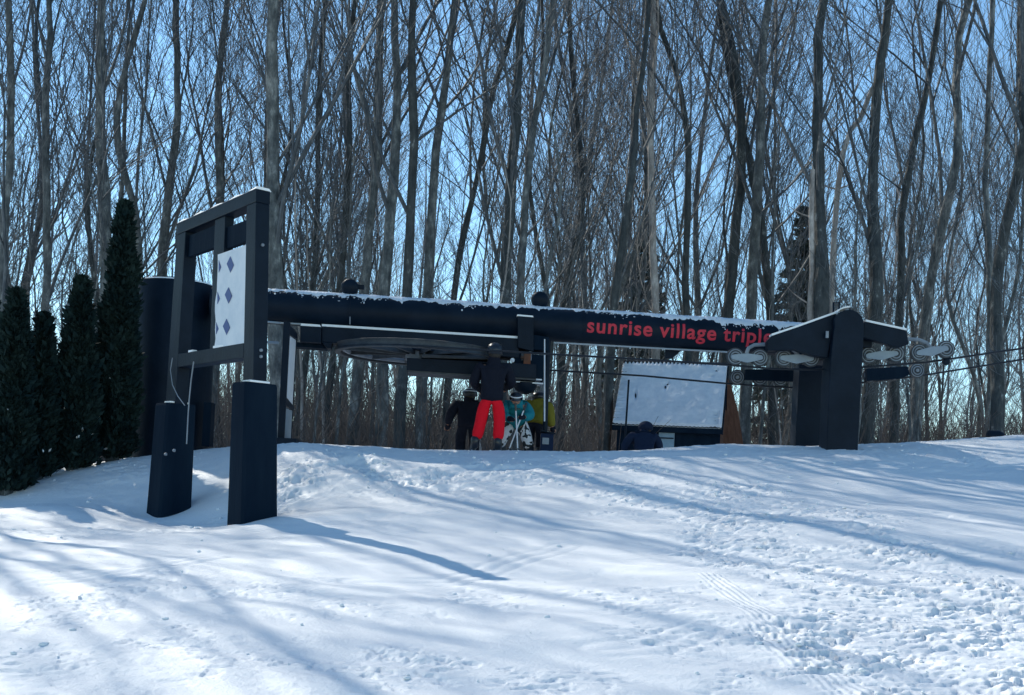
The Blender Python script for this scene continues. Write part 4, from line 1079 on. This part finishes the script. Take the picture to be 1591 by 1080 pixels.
# roof: corrugated sheet, both slopes, with rafters edge
def roof_side(A, Bp, C_, D_, name):
    n = 150; V_ = []; F_ = []
    for i in range(n + 1):
        t = i / n; h = .006 * math.sin(t * Wsh / .085 * 2 * math.pi)
        nn = (Bp - A).cross(D_ - A).normalized(); nn = nn if nn.z > 0 else -nn
        for p in (A + (Bp - A) * t, D_ + (C_ - D_) * t): V_.append(p + nn * h - origin(shed))
        for p in (A + (Bp - A) * t, D_ + (C_ - D_) * t): V_.append(p + nn * (h - .012) - origin(shed))
    for i in range(n):
        a = i * 4; b_ = a + 4
        F_ += [(a, b_, b_ + 1, a + 1), (a + 3, b_ + 3, b_ + 2, a + 2), (a, a + 2, b_ + 2, b_), (a + 1, b_ + 1, b_ + 3, a + 3)]
    return mesh_np(name, [tuple(v) for v in V_], F_, M['steel'], shed)
bLp = eLp - SF * 2 * back; bRp = eRp - SF * 2 * back
roofo = roof_side(eLp, eRp, rRp, rLp, 'roof')
_pw = [(1125, 574, 26.3), (1137, 602, 26.3), (1147, 640, 26.2), (1157, 704, 26.1), (1105, 704, 25.6), (1105, 600, 26.2)]
MB().prism([at(*q_) for q_ in _pw], Vector((-.03, .05, 0))).build('side_boarding', M['brown_wall'], shed)
roof2 = roof_side(bLp, bRp, rRp, rLp, 'roof')
MB().prism([eLp + UP * -.02, eRp + UP * -.02, eRp - UP * .13, eLp - UP * .13], -SF * .03).build('fascia', M['wood_dark'], shed)
mbx = MB()
for p_, sg in ((eRp, -1),):
    q1 = rRp
    mbx.prism([p_ - UP * .03, q1 - UP * .03, q1 - UP * .14, p_ - UP * .14], SR * .025)
mbx.build('barge_board', M['wood_dark'], shed)
# snow blanket on the near slope with a scalloped margin that leaves ridges bare at top and left
nu, nv = 130, 60
Vv = []; keep = np.zeros((nu, nv), bool); HH = np.zeros((nu, nv))
uu = np.linspace(0, 1, nu); vv = np.linspace(0, 1, nv)     # v 0 at the eaves
U_, V_ = np.meshgrid(uu, vv, indexing='ij')
nz = fbm(U_ * 9, V_ * 5, 4, 71)
th = .05 + .02 * (nz - .5)
corr = np.sin(U_ * Wsh / .085 * 2 * np.pi)
hor = np.sin(V_ * 1.75 / .075 * 2 * np.pi)
th = th - .060 * sstep(.93, .985, V_ + .03 * (nz - .5)) * (.55 + .45 * corr)
lm = 1 - sstep(.02, .12, U_ + .05 * (nz - .5)); th = th - lm * .07 * (.45 + .55 * hor)
rm = sstep(.84, .93, U_) * (1 - sstep(.16, .3, V_)) * (1 - sstep(.955, .975, U_)); th = th - rm * .065 * (.5 + .5 * hor)
for (cu_, cv_, su_, sv_) in ((.075 + .1, .45, .012, .07), (.44, .6, .012, .045), (.46, .64, .01, .02), (.9, .88, .02, .02), (.86, .78, .02, .012)):
    th = th - .09 * np.exp(-((U_ - cu_ + .1 * (V_ - cv_)) / su_) ** 2 - ((V_ - cv_) / sv_) ** 2)
edge_ = np.minimum.reduce([U_, 1 - U_, V_, 1 - V_]); 
pp_ = np.array(eLp)[None, None] + (np.array(eRp - eLp))[None, None] * U_[..., None] + np.array(rLp - eLp)[None, None] * V_[..., None]
pp_ = pp_ + np.array(sn_)[None, None] * (th + .004 - (edge_ <= 0) * (th + .03))[..., None] - np.array(origin(roofo))[None, None]
I = np.arange(nu * nv).reshape(nu, nv)
mesh_np('snow_blanket', pp_.reshape(-1, 3), np.stack([I[:-1, :-1], I[1:, :-1], I[1:, 1:], I[:-1, 1:]], -1).reshape(-1, 4), M['shaded_snow'], roofo, True)
MB().prism([rLp + UP * .01 + SF * .05, rRp + UP * .01 + SF * .05, rRp + UP * .035, rLp + UP * .035], -SF * .1).build('ridge_cap', M['steel'], shed)
# pale window hatch
w0, w1 = on_plane(1024, 672, inL + SF * .01, SF), on_plane(1047, 698, inL + SF * .01, SF)
wn = MB().prism([W_(w0, w0.z), W_(w1, w0.z), W_(w1, w1.z - .25), W_(w0, w1.z - .25)], SF * .03).build('hatch', M['hatch'] if 'hatch' in M else M['galv_bar'], shed, .004)
M['hatch'] = mat('pale_blue_hatch', (.26, .37, .45), .6, .3, var=(.2, .3, .38), vscale=5); wn.data.materials.clear(); wn.data.materials.append(M['hatch'])
zc_ = on_plane(1035, 681, inL, SF).z
MB().box((w0 + w1) / 2 * 1.0 + Vector((0, 0, zc_ - (w0.z + w1.z) / 2)) + SF * .045, SR * .15, SF * .012, UP * .012).build('slat', M['steel'], wn)
# wire pole standing at the shed
p0 = at(977, 590, 23.2); p1 = at(969, 700, 23.2)
wp = MB().tube([p0, Vector((p1.x, p1.y, gz(p1.x, p1.y) - .1))], .02, 8).build('slalom_pole', M['steel'], None, 0, True)
tag(wp, 'thin dark pole standing upright before the left side of the shed roof', 'pole')
# dark machine at the far right beyond the crest
q = at(1547, 676, 20.5); g = gz(q.x, q.y)
mc = thing('snow_gun', (q.x, q.y, g), 'small dark machine poking above the crest near the right edge', 'machine')
zt_ = at(1547, 669, 20.5).z
MB().lathe((q.x - .15, q.y, zt_ - .12), TX, [(.06, 0), (.12, .02), (.125, .2), (.09, .28)], 16).build('barrel', M['steel'], mc, 0, True)
MB().box((q.x, q.y, (zt_ + g) / 2 - .1), TX * .03, TY * .03, UP * ((zt_ - g) / 2)).build('stand', M['steel'], mc)

# ------------------------------------------------------------------ people
def skin_obj(name, J, E, m, parent, xf, root, sub=2):
    """J: name -> (x,y,z,r[,r2]); xf maps local to world"""
    keys = list(J); ix = {k: i for i, k in enumerate(keys)}
    off = origin(parent) if parent else Vector()
    me = bpy.data.meshes.new(name + '_s'); me.from_pydata([tuple(xf(Vector(J[k][:3])) - off) for k in keys], [(ix[a], ix[b_]) for a, b_ in E], [])
    o = bpy.data.objects.new(name + '_s', me); COL.objects.link(o)
    md = o.modifiers.new('s', 'SKIN'); md.use_smooth_shade = True; md.branch_smoothing = .4
    for k in keys:
        v = me.skin_vertices[0].data[ix[k]]; r = J[k][3]; r2 = J[k][4] if len(J[k]) > 4 else r; v.radius = (r, r2); v.use_root = (k == root)
    sb = o.modifiers.new('u', 'SUBSURF'); sb.levels = sub; sb.render_levels = sub
    dg = bpy.context.evaluated_depsgraph_get(); me2 = bpy.data.meshes.new_from_object(o.evaluated_get(dg)); me2.name = name
    bpy.data.objects.remove(o); bpy.data.meshes.remove(me)
    return link(name, me2, m, parent, True)

def ellip(name, c, r, m, parent, xf, R=None, cut=None, n=20):
    bm = bmesh.new(); bmesh.ops.create_uvsphere(bm, u_segments=n, v_segments=n // 2 + 2, radius=1)
    off = origin(parent)
    if cut is not None:
        bmesh.ops.delete(bm, geom=[v for v in bm.verts if not cut(v.co)], context='VERTS')
    for v in bm.verts:
        p = Vector((v.co.x * r[0], v.co.y * r[1], v.co.z * r[2]))
        if R: p = R @ p
        v.co = xf(p + Vector(c)) - off
    me = bpy.data.meshes.new(name); bm.to_mesh(me); bm.free()
    return link(name, me, m, parent, True)

def person(px, Y, yaw, top_py, J, jacket, trousers, label, helmet, sc=1.0, zadd=0.0, head_R=None, boots='helmet_black', goggles=False, stripe=None, hood=False, hem=None, wide=1.0):
    b0 = at(px, 700, Y); g = gz(b0.x, b0.y) + zadd
    sc = (at(px, top_py, Y).z - g) / (J['head'][2] + .165)
    t = thing('person', (b0.x, b0.y, g), label, 'person', 'skiers waiting at the lift')
    c_, s_ = math.cos(yaw), math.sin(yaw)
    sx = max(sc, 1.0) * 1.04 * wide
    def xf(v): v = Vector((v.x * sx, v.y * sx, v.z * sc)); return Vector((b0.x + v.x * c_ - v.y * s_, b0.y + v.x * s_ + v.y * c_, g + v.z))
    V3 = lambda k: Vector(J[k])
    hd = V3('head'); nk = V3('neck'); ch = V3('chest'); pel = V3('pelvis'); wa = (ch + pel) / 2
    B = {'pelvis': (*pel, .085, .075), 'waist': (*wa, .085, .07), 'chest': (*ch, .095, .07), 'neck': (*nk, .055), 'jaw': (*(nk + (hd - nk) * .55), .065), 'head': (*hd, .085, .095), 'crown': (*(hd + (hd - nk).normalized() * .09), .06)}
    E = [('pelvis', 'waist'), ('waist', 'chest'), ('chest', 'neck'), ('neck', 'jaw'), ('jaw', 'head'), ('head', 'crown')]
    for sd in 'LR':
        B['sh' + sd] = (*V3('sh' + sd), .042); B['el' + sd] = (*V3('el' + sd), .042); B['wr' + sd] = (*V3('wr' + sd), .03)
        B['hp' + sd] = (*V3('hp' + sd), .085); B['kn' + sd] = (*V3('kn' + sd), .06); B['an' + sd] = (*V3('an' + sd), .042)
        toe = V3('an' + sd) + V3('toe' + sd) ; B['toe' + sd] = (*toe, .035)
        E += [('chest', 'sh' + sd), ('sh' + sd, 'el' + sd), ('el' + sd, 'wr' + sd), ('pelvis', 'hp' + sd), ('hp' + sd, 'kn' + sd), ('kn' + sd, 'an' + sd), ('an' + sd, 'toe' + sd)]
        d_ = (V3('wr' + sd) - V3('el' + sd)).normalized(); pal = V3('wr' + sd) + d_ * .07; B['pa' + sd] = (*pal, .032, .02); E.append(('wr' + sd, 'pa' + sd))
        side = d_.cross(Vector((0, 1, 0.2))).normalized(); cur = d_.cross(side).normalized()
        for i, l_ in enumerate((.07, .082, .078, .06)):
            o_ = side * (.033 - .022 * i); r_ = .0095
            B[f'f{i}a{sd}'] = (*(pal + o_ + d_ * .02), r_); B[f'f{i}b{sd}'] = (*(pal + o_ + d_ * (.02 + l_ * .55) + cur * .012), r_); B[f'f{i}c{sd}'] = (*(pal + o_ * 1.05 + d_ * (.02 + l_ * .8) + cur * .04), r_ * .9)
            E += [('pa' + sd, f'f{i}a{sd}'), (f'f{i}a{sd}', f'f{i}b{sd}'), (f'f{i}b{sd}', f'f{i}c{sd}')]
        B['th' + sd] = (*(pal + side * .05 - d_ * .01 + cur * .01), .012); B['ti' + sd] = (*(pal + side * .055 + d_ * .035 + cur * .03), .010)
        E += [('pa' + sd, 'th' + sd), ('th' + sd, 'ti' + sd)]
    skin_obj('body', B, E, M['skin'], t, xf, 'pelvis', 2)
    # jacket
    hm = hem if hem is not None else .04
    down = (pel - ch).normalized()
    Jk = {'hem': (*(pel + down * hm), .215, .17), 'waist': (*wa, .20, .165), 'chest': (*ch, .215, .17), 'col': (*(nk - (nk - ch) * .15), .12, .115), 'coll': (*(nk + (hd - nk) * .28), .105, .105), 'colt': (*(nk + (hd - nk) * .62), .105, .11), 'hood': (*(nk + (nk - Vector((0, .12, -.0)) - nk)), .10, .08)}
    Ej = [('hem', 'waist'), ('waist', 'chest'), ('chest', 'col'), ('col', 'coll'), ('coll', 'colt'), ('col', 'hood')]
    for sd in 'LR':
        Jk['sh' + sd] = (*(V3('sh' + sd)), .105); Jk['el' + sd] = (*V3('el' + sd), .085); Jk['wr' + sd] = (*V3('wr' + sd), .065)
        Ej += [('chest', 'sh' + sd), ('sh' + sd, 'el' + sd), ('el' + sd, 'wr' + sd)]
    skin_obj('jacket', Jk, Ej, M[jacket], t, xf, 'waist', 2)
    Tr = {'wst': (*(pel + (ch - pel) * .12), .15, .125), 'pelvis': (*pel, .165, .14)}
    Et = [('wst', 'pelvis')]
    for sd in 'LR':
        Tr['hp' + sd] = (*V3('hp' + sd), .118); Tr['kn' + sd] = (*V3('kn' + sd), .092); Tr['an' + sd] = (*(V3('an' + sd) + (V3('kn' + sd) - V3('an' + sd)) * .18), .092)
        Et += [('pelvis', 'hp' + sd), ('hp' + sd, 'kn' + sd), ('kn' + sd, 'an' + sd)]
    skin_obj('trousers', Tr, Et, M[trousers], t, xf, 'pelvis', 2)
    for sd in 'LR':
        a = V3('an' + sd); toe = V3('toe' + sd)
        skin_obj('boot', {'t': (*(a + Vector((0, 0, .16))), .075), 'm': (*(a + Vector((0, 0, .02))), .072), 'h': (*(a - toe * .25 + Vector((0, 0, -.05))), .055), 'f': (*(a + toe * 1.1 + Vector((0, 0, -.03))), .052)},
                 [('t', 'm'), ('m', 'h'), ('m', 'f')], M[boots], t, xf, 'm', 2)
        d_ = (V3('wr' + sd) - V3('el' + sd)).normalized()
        p_ = V3('wr' + sd)
        skin_obj('glove', {'c': (*(p_ - d_ * .03), .062), 'p': (*(p_ + d_ * .07), .048, .034), 'e': (*(p_ + d_ * .13), .042, .03), 'f': (*(p_ + d_ * .17 + Vector((0, .01, -.02))), .03, .024), 'th': (*(p_ + d_ * .07 + d_.cross(Vector((0, 1, .2))).normalized() * .06), .02)},
                 [('c', 'p'), ('p', 'e'), ('e', 'f'), ('p', 'th')], M['black_cloth'], t, xf, 'p', 2)
    # helmet, ears covered, face
    R = head_R or Matrix.Identity(3)
    hc = hd + R @ Vector((0, -.01, .035))
    he = ellip('helmet' if not hood else 'hood', hc, (.122, .142, .132) if not hood else (.13, .15, .15), M[helmet], t, xf, R, lambda v: v.z > -.55 and not (v.y > .45 and v.z < .15))
    if stripe: ellip('stripe', hc, (.1245, .1445, .1345), M[stripe], he, xf, R, lambda v: v.z > .18 and v.z < .62, 32)
    if goggles:
        ellip('goggles', hd + R @ Vector((0, .055, .02)), (.085, .06, .045), M['goggle'], t, xf, R)
        ellip('strap', hc, (.126, .146, .05), M['helmet_black'], he, xf, R, lambda v: v.y < .5 and abs(v.z) < .35)
    ellip('nose', hd + R @ Vector((0, .10, -.025)), (.014, .022, .02), M['skin'], t, xf, R, None, 8)
    ellip('mouth', hd + R @ Vector((0, .088, -.062)), (.024, .008, .006), M['red_text'], t, xf, R, None, 8)
    ellip('hair', hd + R @ Vector((0, -.04, -.03)), (.09, .085, .10), M['hair'], t, xf, R)
    return t, xf

# adult with red trousers, seen from behind
J1 = dict(pelvis=(0, 0, .93), chest=(.0, .03, 1.31), neck=(0, .045, 1.485), head=(0.01, .07, 1.62), shL=(-.19, .03, 1.40), shR=(.19, .03, 1.40), elL=(-.27, .06, 1.12), elR=(.28, .10, 1.13),
          wrL=(-.19, .29, 1.05), wrR=(.20, .33, 1.10), hpL=(-.095, 0, .88), hpR=(.095, 0, .88), knL=(-.14, .05, .50), knR=(.13, .05, .50), anL=(-.205, -.02, .12), anR=(.115, -.02, .12), toeL=(-.04, .15, -.06), toeR=(.03, .15, -.06))
person(760, 17.35, 0.05, 531, J1, 'black_cloth', 'red_cloth', 'standing person seen from behind in black jacket, black helmet and bright red ski trousers', 'helmet_black', 1.0, .0, hem=.15)
# left, dark clothes and striped helmet
J2 = dict(pelvis=(0, 0, .9), chest=(.0, .06, 1.25), neck=(0, .10, 1.42), head=(0.02, .14, 1.54), shL=(-.19, .06, 1.34), shR=(.19, .06, 1.34), elL=(-.28, .03, 1.05), elR=(.26, .06, 1.06),
          wrL=(-.30, .16, .84), wrR=(.25, .25, .9), hpL=(-.09, 0, .86), hpR=(.09, 0, .86), knL=(-.10, .08, .48), knR=(.12, .08, .48), anL=(-.10, .0, .12), anR=(.12, .0, .12), toeL=(0, .15, -.06), toeR=(0, .15, -.06))
person(725, 18.9, 0.15, 602, J2, 'black_cloth', 'black_cloth', 'person in all black ski clothes with a white striped helmet, left of the red trousers', 'helmet_black', 1.0, .0, stripe='helmet_white', hem=.16)
# teal jacket, facing us and leaning forward on poles
RH3 = Matrix.Rotation(math.radians(-28), 3, 'X')
J3 = dict(pelvis=(0, -.22, .78), chest=(.03, .12, 1.06), neck=(0.02, .24, 1.17), head=(0.03, .33, 1.24), shL=(-.18, .12, 1.12), shR=(.20, .13, 1.12), elL=(-.25, .26, .88), elR=(.26, .28, .86),
          wrL=(-.14, .42, .84), wrR=(.14, .44, .80), hpL=(-.10, -.22, .74), hpR=(.10, -.22, .74), knL=(-.20, -.02, .42), knR=(.22, -.02, .42), anL=(-.27, -.16, .12), anR=(.32, -.16, .12), toeL=(-.05, .15, -.06), toeR=(.05, .15, -.06))
p3, xf3 = person(800, 17.9, math.pi, 612, J3, 'teal_cloth', 'camo_cloth', 'person bent forward in teal jacket, black and white patterned trousers and white striped helmet', 'helmet_black', 1.0, .0, head_R=RH3, goggles=True, stripe='helmet_white', wide=.8)
for (top_, bot_, lab) in (((-.12, .52, .98), (.14, .46, -.05), 'pale ski pole slanting to the left below the teal jacket'), ((.02, .55, .96), (-.06, .52, -.05), 'pale ski pole standing nearly upright before the teal jacket')):
    a, b_ = xf3(Vector(top_)), xf3(Vector(bot_))
    t = thing('ski_pole', b_, lab, 'ski pole', 'ski poles')
    MB().tube([a, b_], .010, 8).build('shaft', M['panel'], t, 0, True)
    MB().tube([a + (a - b_).normalized() * .12, a], .017, 8).build('grip', M['helmet_black'], t, 0, True)
    u_ = (a - b_).normalized(); MB().lathe(b_ + u_ * .09, u_, [(.045, 0), (.04, .012), (.012, .02)], 12).build('basket', M['helmet_black'], t)
# olive jacket, behind
J4 = dict(pelvis=(0, 0, .84), chest=(.0, .10, 1.16), neck=(0, .16, 1.30), head=(-.02, .22, 1.40), shL=(-.18, .08, 1.24), shR=(.18, .08, 1.24), elL=(-.25, .06, .96), elR=(.22, .05, .96),
          wrL=(-.26, .12, .74), wrR=(.25, .08, .72), hpL=(-.09, 0, .8), hpR=(.09, 0, .8), knL=(-.10, .06, .46), knR=(.10, .06, .46), anL=(-.11, .0, .12), anR=(.11, .0, .12), toeL=(0, .15, -.06), toeR=(0, .15, -.06))
person(829, 18.4, -0.35, 606, J4, 'olive_cloth', 'black_cloth', 'person in olive yellow jacket half hidden behind the teal one', 'helmet_black', 1.0, .0, hem=.1)
# crouched figure by the shed
J5 = dict(pelvis=(0, -.05, .62), chest=(.02, .10, .98), neck=(0.03, .17, 1.12), head=(0.06, .22, 1.22), shL=(-.2, .08, 1.04), shR=(.22, .08, 1.04), elL=(-.31, .10, .76), elR=(.30, .12, .76),
          wrL=(-.25, .32, .62), wrR=(.22, .34, .62), hpL=(-.1, -.04, .58), hpR=(.1, -.04, .58), knL=(-.2, .32, .5), knR=(.2, .32, .5), anL=(-.2, .18, .12), anR=(.2, .18, .12), toeL=(0, .15, -.06), toeR=(0, .15, -.06))
person(1000, 20.6, 0.1, 654, J5, 'navy_cloth', 'navy_cloth', 'hunched person in dark navy clothes seen from behind, low before the shed', 'navy_cloth', 1.15, .0, hood=True, hem=.2)
print('objects', len(bpy.data.objects))
